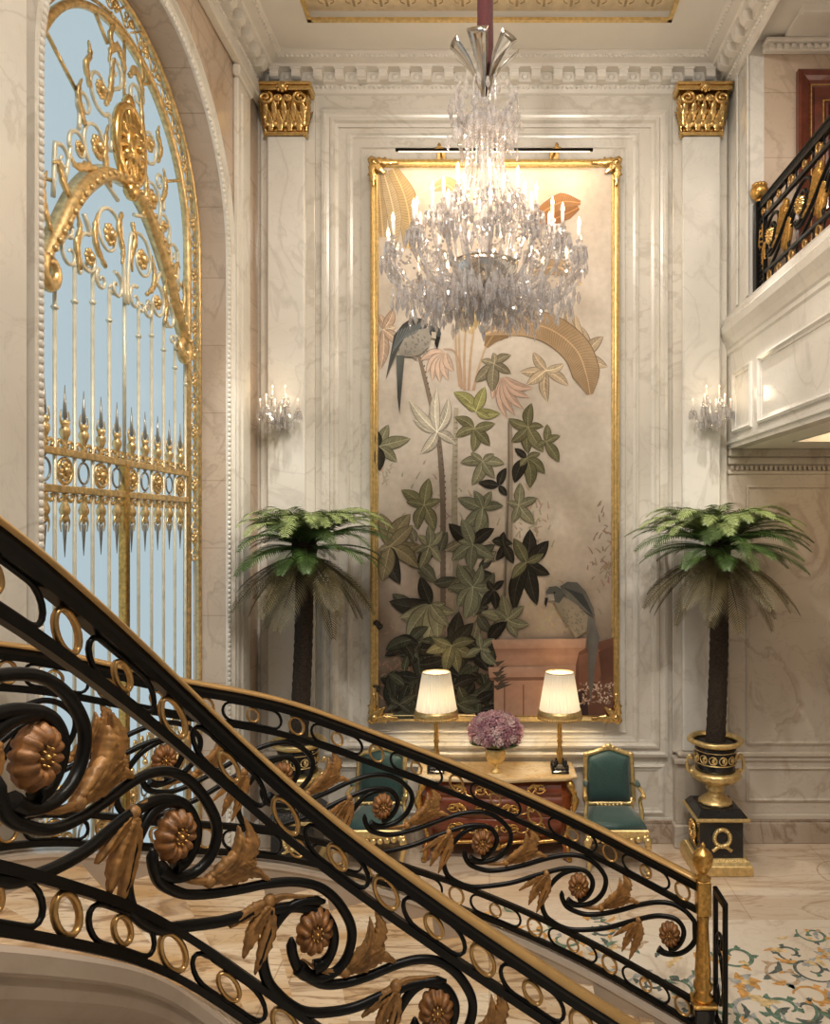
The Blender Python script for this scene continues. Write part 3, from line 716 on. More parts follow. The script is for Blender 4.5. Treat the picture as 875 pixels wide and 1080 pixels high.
# ---------------------------------------------------------------- framed botanical painting
PD = 7.655; PK = PD / F
def PX(px): return (px - VX) * PK
def PZ(py): return EYE + (VY - py) * PK
art = thing('framed_painting', 'huge gilt framed painting of tropical plants with two parrots on the end wall', 'painting', (PX(522), D, PZ(755)))
class Paint(MB):
    def __init__(s): super().__init__(); s.col = []; s.lay = 0
    def poly(s, pts, col, col2=None):
        """flat stroke; pts in photo-pixel units on the canvas plane"""
        s.lay += 1; y = PD - .0006 - s.lay * .0000045
        idx = []
        for i, (a, b) in enumerate(pts):
            idx.append(s.add((PX(a), y, PZ(b))))
            s.col.append(col if not col2 else tuple(col[k] + (col2[k] - col[k]) * i / max(1, len(pts) - 1) for k in range(3)))
        s.face(idx)
    def ribbon(s, pts, ws, c0, c1=None, n=5):
        s.lay += 1; y = PD - .0006 - s.lay * .0000045
        P = cr_sample([(a, b, 0) for a, b in pts], n); N = len(P); prev = None
        for i, p in enumerate(P):
            t = i / (N - 1); k = t * (len(ws) - 1); j = min(int(k), len(ws) - 2); w = ws[j] + (ws[j + 1] - ws[j]) * (k - j)
            a, c = P[max(i - 1, 0)], P[min(i + 1, N - 1)]; d = (c - a).normalized(); nx, ny = -d.y * w, d.x * w
            l = s.add((PX(p.x + nx), y, PZ(p.y + ny))); r = s.add((PX(p.x - nx), y, PZ(p.y - ny)))
            cc = c0 if c1 is None else tuple(c0[q] + (c1[q] - c0[q]) * t for q in range(3))
            s.col += [cc, cc]
            if prev: s.face((prev[0], prev[1], r, l))
            prev = (l, r)
    def leaf(s, b, t, w, col, vein=None, bend=.08, ribs=4):
        bx, by = b; tx, ty = t; dx, dy = tx - bx, ty - by; L = math.hypot(dx, dy) or 1; ux, uy = dx / L, dy / L; nx, ny = -uy, ux
        N = 9; mid = []; lf = []; rt = []
        for i in range(N + 1):
            q = i / N; ww = w * (math.sin(PI * q ** .85) ** .8 if 0 < q < 1 else 0); o = bend * L * math.sin(PI * q)
            px, py = bx + ux * L * q + nx * o, by + uy * L * q + ny * o
            mid.append((px, py)); lf.append((px + nx * ww, py + ny * ww)); rt.append((px - nx * ww, py - ny * ww))
        dk = tuple(c * .68 for c in col); lt = tuple(min(1, c * 1.25 + .01) for c in col)
        if vein is None: vein = tuple(min(1, c * 1.9 + .03) for c in col)
        ol = tuple(c * .5 for c in col)
        s.poly([(bx + (p[0] - bx) * 1.02 + (p[0] - mid[i % (N + 1)][0]) * .16, p[1] + (p[1] - mid[i % (N + 1)][1]) * .16) for i, p in enumerate(lf)] + [(p[0] + (p[0] - mid[N - i][0]) * .16, p[1] + (p[1] - mid[N - i][1]) * .16) for i, p in enumerate(rt[::-1])], ol)
        s.poly(mid + lf[::-1], lt, col); s.poly(mid + rt[::-1], dk, col)
        for i in range(1, ribs + 1):
            j = 1 + int((N - 2) * i / (ribs + 1)); k = min(N, j + 1)
            for e in (lf, rt): s.ribbon([mid[j], ((mid[j][0] + e[k][0]) / 2, (mid[j][1] + e[k][1]) / 2), (e[k][0] * .85 + mid[k][0] * .15, e[k][1] * .85 + mid[k][1] * .15)], [.28, .12], tuple((c + v) / 2 for c, v in zip(col, vein)), None, 1)
        s.ribbon(mid, [.45, .15], vein, None, 1)
    def build_paint(s, name, parent):
        o = s.build(name, M['paint'], parent)
        ca = o.data.color_attributes.new('paint', 'FLOAT_COLOR', 'POINT')
        flat = []
        for c in s.col: flat += [c[0], c[1], c[2], 1.0]
        ca.data.foreach_set('color', flat)
        return o
p = Paint()
# ground: warm cream above, umber below
x0, x1, y0, y1 = 396, 649, 171, 756
GXN, GYN = 34, 70
stops = [(171, (.70, .60, .50)), (260, (.72, .63, .54)), (360, (.69, .625, .55)), (470, (.66, .59, .51)), (560, (.56, .485, .41)), (640, (.42, .33, .26)), (720, (.24, .17, .12)), (756, (.17, .115, .08))]
def grd(px, py):
    for (a, ca), (b, cb) in zip(stops, stops[1:]):
        if py <= b: t = (py - a) / (b - a); c = [ca[k] + (cb[k] - ca[k]) * t for k in range(3)]; break
    else: c = list(stops[-1][1])
    glow = math.exp(-((px - 560) / 75) ** 2 - ((py - 600) / 70) ** 2) * .22
    edge = min(1, max(0, (py - 520) / 160)) * abs((px - 540) / 120) ** 2 * .10
    n = .02 * math.sin(px * .13 + 2 * math.sin(py * .05)) + .015 * math.sin(py * .11 + px * .05)
    m_ = max(.35, 1 - edge * 3.0); return tuple(max(.02, (v + g * glow) * m_ + n) for v, g in zip(c, (1, .85, .6)))
gi = []
for j in range(GYN + 1):
    for i in range(GXN + 1):
        a, b = x0 + (x1 - x0) * i / GXN, y0 + (y1 - y0) * j / GYN
        p.add((PX(a), PD, PZ(b))); p.col.append(grd(a, b))
for j in range(GYN):
    for i in range(GXN):
        a = j * (GXN + 1) + i; p.face((a, a + 1, a + GXN + 2, a + GXN + 1))
def q2(x, y): return (370 + x / 2.917, 310 + y / 2.917)
def q3(x, y): return (370 + x / 2.917, 540 + y / 2.917)
def inb(t): return (min(647, max(397, t[0])), min(754, max(172, t[1])))
rnd = random.Random(5)
# hazy distant foliage
for (cx, cy, sx, sy, c, n) in ((555, 545, 22, 30, (.50, .39, .27), 60), (640, 590, 12, 45, (.34, .25, .19), 60), (415, 700, 16, 50, (.30, .21, .14), 40), (590, 640, 26, 22, (.52, .43, .27), 50), (405, 500, 6, 14, (.5, .42, .33), 20), (470, 560, 40, 60, (.40, .35, .26), 60)):
    for k in range(n):
        a = inb((cx + rnd.gauss(0, sx * .6), cy + rnd.gauss(0, sy * .6))); an = rnd.uniform(-2.6, -.5); L = rnd.uniform(5, 11)
        p.ribbon([a, inb((a[0] + L * math.cos(an) * .6, a[1] + L * math.sin(an) * .6)), inb((a[0] + L * math.cos(an), a[1] + L * math.sin(an) + 2))], [.9, .3], tuple(v * rnd.uniform(.85, 1.15) for v in c), None, 2)
OL = (.165, .155, .082); OLG = (.225, .215, .135); DK = (.030, .027, .020); TAN = (.50, .40, .28); PALE = (.52, .47, .38); YG = (.30, .29, .12); GR = (.20, .205, .135)
def clu(q, c, tips, col, w=5.2, dark=()):
    C = q(*c)
    for i, t in enumerate(tips):
        T = inb(q(*t)); f_ = rnd.uniform(.82, 1.2); k = DK if i in dark else tuple(v * f_ for v in col)
        L = math.hypot(T[0] - C[0], T[1] - C[1])
        p.leaf(C, T, max(3.2, min(w, L * .2)), k, None, rnd.uniform(-.1, .1))
clu(q2, (600, 235), [(520, 240), (605, 335), (670, 285), (655, 215), (560, 178), (540, 280)], TAN, 5)
clu(q2, (720, 190), [(790, 225), (710, 100), (775, 130), (745, 250), (690, 60), (640, 95), (660, 40)], TAN, 6)
clu(q2, (100, 110), [(85, 60), (130, 45), (140, 100), (95, 150), (90, 235), (150, 160)], (.60, .44, .33), 5)
# banana leaves at the top
def big_leaf(pts, ws, c, ribs=26, rc=None):
    P = cr_sample([(a, b, 0) for a, b in pts], 10); dk = tuple(v * .62 for v in c)
    p.ribbon(pts, [w * 1.07 for w in ws], tuple(v * .45 for v in c), None, 8)
    p.ribbon(pts, ws, c, tuple(v * .86 for v in c), 8)
    N = len(P)
    for i in range(2, N - 1):
        t = i / (N - 1); k = t * (len(ws) - 1); j = min(int(k), len(ws) - 2); w = (ws[j] + (ws[j + 1] - ws[j]) * (k - j)) * .95
        d = (P[min(i + 1, N - 1)] - P[i - 1]).normalized(); nx, ny = -d.y, d.x
        for sg in (1, -1):
            p.ribbon([(P[i].x, P[i].y), (P[i].x + nx * sg * w * .5 + d.x * w * .16, P[i].y + ny * sg * w * .5 + d.y * w * .16), (P[i].x + nx * sg * w + d.x * w * .4, P[i].y + ny * sg * w + d.y * w * .4)], [.4, .2], rc or dk, None, 1)
        
    p.ribbon(pts, [.9, .5], tuple(min(1, v * 1.35) for v in c), None, 8)
big_leaf([inb(a) for a in [(404, 250), (402, 225), (400, 200), (399, 178)]], [3, 6, 5, 3], (.56, .42, .24))
big_leaf([(430, 262), (432, 235), (426, 205), (414, 178)], [4, 11, 11, 5], (.58, .43, .23))
big_leaf([(416, 260), (416, 230), (411, 205), (404, 180)], [3, 7, 7, 3], (.62, .48, .30))
big_leaf([(560, 232), (575, 222), (593, 213), (612, 214)], [2, 7, 9, 2], (.52, .27, .13))
big_leaf([(566, 236), (582, 232), (598, 225), (610, 219)], [2, 5, 6, 2], (.44, .22, .10))
big_leaf([(455, 200), (470, 195), (482, 205), (492, 224)], [2, 8, 8, 2], (.62, .46, .26))
big_leaf([(612, 300), (596, 285), (580, 282), (562, 290)], [2, 8, 8, 2], (.60, .44, .28))
big_leaf([(486, 345), (483, 330), (480, 318), (478, 305)], [2, 5, 6, 1], (.50, .37, .19))
big_leaf([(490, 350), (491, 332), (491, 316), (488, 300)], [2, 6, 6, 1], (.56, .42, .22))
big_leaf([(496, 352), (500, 338), (503, 322), (507, 304)], [2, 6, 6, 1], (.53, .40, .20))
big_leaf([(512, 366), (522, 352), (535, 346), (550, 350)], [2, 9, 10, 2], (.33, .22, .12))
big_leaf([(512, 352), (535, 345), (560, 342), (585, 350), (608, 370), (618, 395), (622, 416)], [2, 9, 14, 15, 15, 14, 3], (.50, .355, .215))
# stems of the crown
for a, b in (((487, 410), (484, 345)), ((490, 412), (491, 345)), ((494, 412), (500, 345)), ((499, 412), (512, 366)), ((485, 408), (480, 350))):
    p.ribbon([a, ((a[0] + b[0]) / 2 - 1, (a[1] + b[1]) / 2), b], [1.6, 1.0], (.52, .36, .26), (.60, .46, .30))
# trunks
p.ribbon([(442, 376), (452, 416), (461, 455), (465, 490), (467, 540), (467, 600), (467, 676)], [1.8, 2.2, 2.6, 2.8, 2.8, 2.8, 2.6], (.28, .22, .17), (.16, .12, .09))
for k in range(48):
    y = 380 + k * 6.1; x = 442 + 25 * min(1, (y - 376) / 130) ** .85
    p.poly([(x + 1.4, y), (x + 3.2, y - 1.2), (x + 2.8, y + 1.6)], (.12, .09, .07))
p.ribbon([(481, 430), (480, 470), (479, 520), (480, 570), (482, 660)], [2.4, 2.8, 3.0, 3.2, 3.2], (.50, .44, .34), (.30, .27, .2))
for k in range(34): p.poly([(478, 440 + k * 6), (482.5, 438 + k * 6), (482, 441 + k * 6)], (.32, .27, .2))
p.ribbon([(537.5, 444), (538, 480), (537, 520), (536, 570), (534, 632)], [2.2, 3.0, 3.6, 4.2, 4.6], (.33, .27, .21), (.42, .36, .28))
p.ribbon([(536, 446), (536.5, 500), (534.5, 560), (532, 632)], [.6, .8, 1.2, 1.2], (.18, .15, .12))
# pink blossoms
def bloom(c, tips, col):
    for t in tips:
        t = inb(t); p.leaf(c, t, 4.2, col, tuple(min(1, v * 1.2) for v in col), .12, 2)
PINK = (.66, .42, .32)
bloom((470, 372), [q2(*t) for t in ((215, 205), (232, 245), (250, 270), (275, 275), (300, 268), (318, 240))], (.66, .50, .40))
bloom((531, 398), [q2(*t) for t in ((435, 325), (465, 345), (480, 385), (505, 375), (530, 355), (550, 320), (560, 290))], (.63, .455, .365))
p.ribbon([q2(285, 170), q2(315, 175), q2(335, 215), q2(340, 260)], [.8, 1.2], (.5, .36, .26))
# leaf clusters: centre, tips, colour, width
clu(q2, (265, 425), [(190, 385), (310, 370), (322, 462), (215, 492), (250, 345), (178, 325), (300, 320), (265, 290)], PALE, 5)
clu(q2, (85, 470), [(115, 402), (182, 445), (142, 517), (88, 545), (80, 420)], OLG, 6, (3, 4))
clu(q2, (440, 215), [(492, 188), (382, 272), (435, 302), (492, 245), (438, 180), (400, 205)], (.25, .22, .15), 6)
clu(q2, (385, 360), [(315, 302), (412, 286), (458, 368), (352, 340), (430, 384)], YG, 6)
clu(q2, (380, 415), [(318, 380), (322, 442), (375, 488), (428, 468), (442, 398)], OL, 6)
clu(q2, (545, 410), [(555, 336), (592, 408), (545, 492), (493, 457), (483, 384), (592, 487)], OL, 6.5)
clu(q2, (600, 455), [(603, 400), (643, 436), (640, 518), (572, 472)], OL, 6)
clu(q2, (405, 515), [(337, 520), (373, 588), (442, 568), (472, 522), (440, 492), (368, 488)], OLG, 6.5)
clu(q2, (540, 505), [(503, 475), (582, 490), (597, 553), (550, 598), (503, 582), (520, 530)], OL, 6, (0, 4))
clu(q2, (455, 590), [(392, 582), (477, 535), (480, 622)], DK, 6.5)
clu(q2, (515, 650), [(572, 628), (565, 708), (495, 705), (520, 580), (480, 640)], OLG, 7)
clu(q2, (225, 650), [(155, 603), (240, 566), (277, 632), (258, 728), (205, 725), (170, 640)], OL, 6.5)
clu(q2, (405, 660), [(328, 628), (342, 722), (422, 725), (468, 652), (432, 606), (378, 604), (385, 740)], GR, 8)
for k in range(26):
    c = (rnd.uniform(150, 470), rnd.uniform(60, 400)); a = rnd.uniform(0, 6.28); L = rnd.uniform(45, 80)
    clu(q3, c, [(c[0] + L * math.cos(a), c[1] + L * math.sin(a))], rnd.choice(((.05, .046, .034), (.09, .088, .06), (.14, .135, .09), (.20, .18, .12))), 6)
clu(q3, (120, 105), [(90, 2), (182, 5), (215, 102), (207, 172), (152, 222), (97, 215), (85, 120), (190, 40)], (.21, .175, .10), 8, (4,))
clu(q3, (240, 105), [(205, 70), (282, 58), (277, 152), (213, 172), (238, 40), (200, 125)], OLG, 6)
clu(q3, (375, 100), [(300, 35), (440, 50), (310, 150), (440, 140), (370, 180), (330, 90), (340, 20)], GR, 8, (0, 1))
clu(q3, (375, 230), [(298, 232), (328, 158), (402, 162), (432, 282), (328, 292), (378, 325), (440, 225), (350, 330)], GR, 8)
clu(q3, (540, 155), [(550, 52), (607, 88), (612, 192), (572, 288), (503, 305), (495, 205), (592, 128), (500, 80)], OL, 7, (0, 1, 2, 3, 4))
clu(q3, (440, 240), [(400, 290), (420, 210), (470, 210), (445, 300)], DK, 7)
clu(q3, (470, 100), [(445, 150), (470, 60), (500, 160)], DK, 7)
clu(q3, (245, 285), [(213, 198), (118, 275), (150, 325), (172, 388), (228, 412), (322, 308), (268, 392), (290, 280), (300, 350)], OLG, 8, (0, 1))
clu(q3, (480, 330), [(400, 308), (418, 382), (512, 384), (548, 345), (532, 288), (465, 252), (440, 300)], OLG, 8.5)
for k in range(120):
    c = (rnd.uniform(130, 430), rnd.uniform(390, 618)); a = rnd.uniform(0, 6.28); L = rnd.uniform(40, 90)
    clu(q3, c, [(c[0] + L * math.cos(a), min(624, c[1] + L * math.sin(a)))], rnd.choice(((.022, .020, .015), (.035, .032, .022), (.06, .062, .04), (.028, .03, .022))), 7)
clu(q3, (310, 410), [(232, 432), (332, 305), (375, 340), (385, 442), (330, 492), (250, 385), (290, 495), (380, 395)], OL, 7.5, (1, 2))
clu(q3, (400, 420), [(442, 388), (450, 470), (355, 442), (430, 430), (395, 370)], GR, 8)
clu(q3, (150, 590), [(110, 610), (200, 560), (190, 620), (120, 570)], (.06, .06, .04), 7)
clu(q3, (330, 590), [(280, 560), (400, 580), (390, 612), (300, 620)], (.08, .085, .055), 7)
clu(q3, (78, 350), [(100, 350), (80, 330)], DK, 4); clu(q3, (78, 540), [(92, 545), (78, 530)], DK, 4)
# terracotta pedestal
T1, T2, T3, T4 = (.50, .285, .195), (.38, .20, .135), (.26, .13, .085), (.58, .37, .27)
def rc(pts, c, c2=None): p.poly([q3(*t) for t in pts], c, c2)
rc([(432, 392), (722, 388), (720, 416), (440, 420)], T4, T1); rc([(440, 420), (720, 416), (712, 440), (448, 444)], T2, T1); rc([(448, 444), (712, 440), (700, 470), (440, 474)], T1)
rc([(422, 476), (700, 470), (690, 505), (425, 508)], T4, T1); rc([(425, 508), (690, 505), (690, 515), (430, 518)], T3); rc([(440, 518), (690, 515), (690, 624), (440, 624)], T1, T4)
for x in (470, 528, 640): rc([(x, 530), (x + 4, 530), (x + 4, 624), (x, 624)], T3)
for k in range(10): rc([(430 + rnd.uniform(0, 40), 460 + k * 8), (470 + rnd.uniform(0, 30), 455 + k * 8), (450, 475 + k * 8)], (.10, .08, .06))
# rocks and a bush at the right
R1, R2 = (.22, .10, .065), (.13, .06, .04)
rc([(690, 470), (700, 430), (740, 405), (806, 385), (806, 624), (690, 624)], R1, R2); rc([(700, 440), (760, 420), (790, 450), (760, 520), (700, 530)], (.27, .13, .085), R1); rc([(760, 430), (806, 410), (806, 500), (770, 520)], R2)
rc([(690, 560), (720, 540), (730, 624), (690, 624)], (.05, .03, .03))
for k in range(80):
    a = q3(rnd.uniform(705, 803), rnd.uniform(525, 588)); L = 3.4; an = rnd.uniform(0, 6.28); p.leaf(a, inb((a[0] + L * math.cos(an), a[1] + L * math.sin(an))), 1.1, rnd.choice(((.42, .31, .24), (.30, .2, .15), (.18, .12, .09))), None, 0, 0)
# parrot on the tall stem
def pq(pts, q, c, c2=None): p.poly([q(*t) for t in pts], c, c2)
FE1, FE2, FE3 = (.055, .057, .055), (.105, .108, .10), (.40, .36, .30)
pq([(140, 190), (166, 192), (158, 280), (150, 372), (144, 320)], q2, (.16, .175, .165), FE1)
pq([(150, 150), (175, 120), (205, 108), (240, 108), (250, 130), (240, 165), (210, 190), (180, 195), (150, 190)], q2, (.44, .41, .36), (.30, .28, .25))
for k in range(36):
    a = (rnd.uniform(160, 240), rnd.uniform(118, 185)); pq([a, (a[0] + 8, a[1] + 5), (a[0] + 2, a[1] + 9)], q2, (.24, .23, .21))
pq([(236, 102), (256, 98), (274, 108), (278, 125), (270, 150), (262, 150), (256, 135), (244, 128)], q2, (.07, .08, .085)); pq([(262, 132), (276, 135), (266, 172), (258, 155)], q2, (.02, .02, .02)); pq([(248, 118), (262, 120), (262, 140), (250, 138)], q2, (.55, .5, .42)); pq([(256, 112), (260, 112), (259, 117), (255, 117)], q2, (.02, .02, .02))
pq([(133, 130), (160, 95), (190, 74), (220, 78), (238, 95), (232, 108), (205, 112), (170, 130), (145, 175), (108, 265), (118, 210)], q2, FE1, FE2)
for k in range(9): p.ribbon([q2(150 + k * 9, 112 - k * 3), q2(140 + k * 7, 140 - k * 2), q2(128 + k * 5, 185 - k * 8)], [.7, .4], (.17, .19, .20), None, 3)
p.ribbon([q2(190, 190), q2(200, 200), q2(205, 196)], [1.2, .8], (.3, .25, .2))
# parrot on the pedestal
pq([(724, 310), (748, 330), (762, 385), (750, 470), (737, 592), (729, 520), (728, 400)], q3, (.20, .19, .17), (.12, .11, .10))
pq([(616, 262), (650, 258), (690, 280), (728, 318), (724, 365), (690, 388), (668, 350), (640, 310)], q3, (.40, .34, .26), (.30, .25, .18))
for k in range(40):
    a = (rnd.uniform(650, 715), rnd.uniform(280, 370)); pq([a, (a[0] + 7, a[1] + 6), (a[0] + 1, a[1] + 8)], q3, (.22, .2, .15))
pq([(598, 245), (608, 230), (630, 227), (650, 238), (655, 258), (640, 280), (612, 272)], q3, (.13, .13, .115)); pq([(604, 252), (622, 252), (626, 272), (606, 272)], q3, (.45, .40, .34)); pq([(596, 262), (606, 264), (600, 292), (594, 282)], q3, (.03, .03, .03)); pq([(622, 245), (628, 245), (627, 250), (622, 250)], q3, (.02, .02, .02))
pq([(642, 228), (665, 214), (695, 216), (722, 245), (745, 295), (750, 322), (725, 310), (695, 285), (660, 262)], q3, (.115, .113, .10), (.20, .19, .16))
for k in range(10): p.ribbon([q3(655 + k * 6, 232 + k * 2), q3(680 + k * 5, 252 + k * 3), q3(715 + k * 3, 290 + k * 3)], [.6, .4], (.06, .065, .065), None, 3)
p.build_paint('canvas', art)
mb = MB(); mb.box(PX(395), PX(650), PD + .002, D, PZ(757), PZ(170)); mb.build('backing_board', M['wood_dk'], art)
mb = MB(); FD = D
k = 7.6 / F
fx0, fx1, fz0, fz1 = (389 - VX) * k, (654.5 - VX) * k, EYE + (VY - 763) * k, EYE + (VY - 165) * k
mb.frame(fx0, fx1, fz0, fz1, D, [(0, 0), (0, .07), (.012, .10), (.025, .105), (.04, .085), (.055, .08), (.07, .095), (.08, .09), (.092, .072), (.092, .05)])
fr = mb.build('gilt_frame', M['gold_pale'], art)
for cx, sx in ((fx0, 1), (fx1, -1)):
    for cz, sz in ((fz0, 1), (fz1, -1)):
        mb = MB()
        for (a, b, w) in (((.02, .02), (.30, .045), .09), ((.02, .02), (.045, .30), .09), ((.0, .0), (.16, .16), .10)):
            mb.blade(lambda x, y, h: (cx + sx * x, D - .10 - h, cz + sz * y), [a, ((a[0] + b[0]) / 2, (a[1] + b[1]) / 2 + .01), b], [w * .6, w, w * .15], .022, 0, .25, 6)
        mb.ball((cx + sx * .045, D - .11, cz + sz * .045), .038, 0, 8, 5, (1, .6, 1))
        mb.build('corner_ornament', M['gold'], fr)
# picture light
pl = thing('picture_light', 'long slim dark picture light on two gilt brackets above the framed painting', 'picture light', (PX(521), D, 7.14))
lx0, lx1, ly, lz = (417 - VX) * 7.40 / F, (625 - VX) * 7.40 / F, 7.40, EYE + (VY - 158) * 7.40 / F
mb = MB(); mb.tube([(lx0, ly, lz), (lx1, ly, lz)], .017, 10); mb.build('light_tube', M['iron'], pl)
mb = MB(); mb.box(lx0 + .03, lx1 - .03, ly - .008, ly + .008, lz - .022, lz - .016); mb.build('light_strip', M['lightbar'], pl)
for px in (463, 587):
    mb = MB(); x = wx(px, 7.40)
    mb.tube(cr_sample([(x, D - .01, lz + .10), (x, D - .12, lz + .11), (x, D - .22, lz + .09), (x, ly, lz)], 5), .012, 8); mb.lathe([(.045, 0), (.05, .01), (.03, .02), (.015, .035), (.02, .05), (.006, .07)], (x, ly, lz), 10); mb.box(x - .05, x + .05, D - .02, D, lz + .05, lz + .16, 0, .008)
    mb.build('bracket', M['gold'], pl)
# ---------------------------------------------------------------- commode
def commode():
    cx, yb, yf = .07, 7.70, 7.22
    t = thing('commode', 'reddish brown bombe commode with gilt mounts and marble top under the painting', 'commode', (cx, 7.46, 0))
    W = .74
    def outline(w, f, n=14):
        """plan outline, serpentine front"""
        pts = [(cx - w, yb), (cx + w, yb)]
        for k in range(n + 1):
            u = 1 - 2 * k / n
            y = f + .05 * (abs(u) ** 2) - .025 * math.cos(u * PI * 1.5) * (1 - abs(u)) + (.05 if abs(u) > .97 else 0)
            pts.append((cx + w * u, y))
        return pts
    mb = MB(); secs = []
    for (z, dw, df) in ((.17, -.05, .05), (.25, -.03, .02), (.38, .0, -.015), (.52, .035, -.045), (.64, .045, -.05), (.74, .01, -.01), (.795, -.01, .01)):
        secs.append([(x, y, z) for x, y in outline(W - .03 + dw, yf + .05 + df)])
    mb.sweep(secs); mb.build('body', M['wood'], t)
    mb = MB()
    for z, g in ((.795, .0), (.81, .035), (.83, .04), (.845, .03), (.85, .02)):
        pass
    mb.sweep([[(x, min(y, yb + .02), z) for x, y in outline(W + .02 + g, yf - .0 - g)] for z, g in ((.795, .0), (.808, .03), (.83, .036), (.845, .028), (.85, .015))])
    mb.build('marble_top', M['table_marble'], t)
    def front(u, z):
        # surface of the bombe front
        tb = ((.17, .05), (.25, .02), (.38, -.015), (.52, -.045), (.64, -.05), (.74, -.01), (.795, .01))
        for (a, da), (b, db) in zip(tb, tb[1:]):
            if z <= b: q = (z - a) / (b - a); df = da + (db - da) * q; break
        return yf + .05 + df + .05 * abs(u) ** 2 - .025 * math.cos(u * PI * 1.5) * (1 - abs(u))
    for (z0, z1) in ((.655, .785), (.455, .64), (.255, .44)):
        mb = MB(); N = 14
        secs = []
        for k in range(N + 1):
            u = -.86 + 1.72 * k / N; x = cx + W * u
            secs.append([(x, front(u, z0) - .0, z0), (x, front(u, z0) - .014, z0 + .006), (x, front(u, (z0 + z1) / 2) - .016, (z0 + z1) / 2), (x, front(u, z1) - .014, z1 - .006), (x, front(u, z1), z1)])
        mb.sweep(secs, 0, sm=True, ring_closed=False)
        d = mb.build('drawer', M['wood_dk'], t)
        g = MB(); zc = (z0 + z1) / 2; hh = (z1 - z0) / 2 - .02
        def fr_(u, z): return (cx + W * u, front(u, max(.18, min(.79, z))) - .024, z)
        for sg in (1, -1):
            for base in (.16, .52):
                for dz in (1, -1):
                    P = spiral(base + .07, zc + dz * .018, .085, PI, 1.1, -dz, 14)
                    q = [(base - .12, zc), (base - .05, zc + dz * .04)] + [(base + (a - base) * .9, zc + (b - zc) * .42) for a, b in P]
                    g.tube([fr_(sg * a, b) for a, b in q], .007, 5)
                for w in (-.1, .0, .12): g.ball(fr_(sg * (base + w), zc + .012 * math.sin(w * 40)), .013, 0, 6, 4)
                g.blade(lambda x, y, h: (lambda v: (v[0], v[1] - h, v[2]))(fr_(sg * x, y)), [(base - .1, zc), (base - .02, zc + .035), (base + .05, zc + .02)], [.02, .045, .01], .008, 0, .25, 4)
        g.build('gilt_scrollwork', M['gold_dk'], d)
        k_ = MB()
        for sg in (1, -1):
            u0 = sg * .34; P = [fr_(u0 + .07 * math.cos(a), zc - .02 + .03 * math.sin(a)) for a in [PI + PI * i / 8 for i in range(9)]]
            k_.tube([(x, y - .012, z) for x, y, z in P], .008, 6); k_.ball(P[0], .014, 0, 6, 4); k_.ball(P[-1], .014, 0, 6, 4)
        c = fr_(0, zc); k_.ball(c, .03, 0, 8, 5, (.8, .4, 1.2))
        k_.build('handle', M['gold'], d)
    for sg in (1, -1):
        mb = MB()   # corner mount + leg
        P = [(.715, .79), (.745, .70), (.77, .62), (.755, .50), (.72, .38), (.69, .27), (.66, .18)]
        mb.tube(cr_sample([(cx + sg * a, yf + .075 - (.04 if .45 < z < .75 else 0), z) for a, z in P], 4), [.028 + .012 * math.sin(i * .9) for i in range(25)], 8)
        for k in range(4): mb.ball((cx + sg * (.765 - .01 * k), yf + .04, .68 - .05 * k), .03 - .003 * k, 0, 8, 5, (.8, .6, 1.1))
        mb.build('corner_mount', M['gold_dk'], t)
        for fr_b in (0, 1):
            l = MB(); y = yf + .07 if fr_b == 0 else yb - .06
            l.tube(cr_sample([(cx + sg * .66, y, .24), (cx + sg * .69, y - .02, .15), (cx + sg * .68, y, .08), (cx + sg * .71, y - .02, .02)], 5), [.05 - .0018 * k for k in range(16)], 8)
            lo = l.build('leg', M['wood'], t)
            f = MB(); f.ball((cx + sg * .715, y - .02, .025), .03, 0, 8, 5, (1, 1.1, .85)); f.tube([(cx + sg * .685, y - .045, .20), (cx + sg * .70, y - .065, .12), (cx + sg * .705, y - .05, .04)], [.012, .02, .016], 6); f.build('sabot', M['gold_dk'], lo)
    mb = MB()   # apron
    for sg in (1, -1): mb.tube(cr_sample([(cx, yf + .06, .13), (cx + sg * .08, yf + .06, .16), (cx + sg * .2, yf + .07, .19), (cx + sg * .4, yf + .09, .18), (cx + sg * .62, yf + .09, .2)], 4), .02, 6)
    mb.ball((cx, yf + .05, .15), .05, 0, 8, 5, (1, .5, .8)); mb.build('apron', M['gold_dk'], t)
commode()
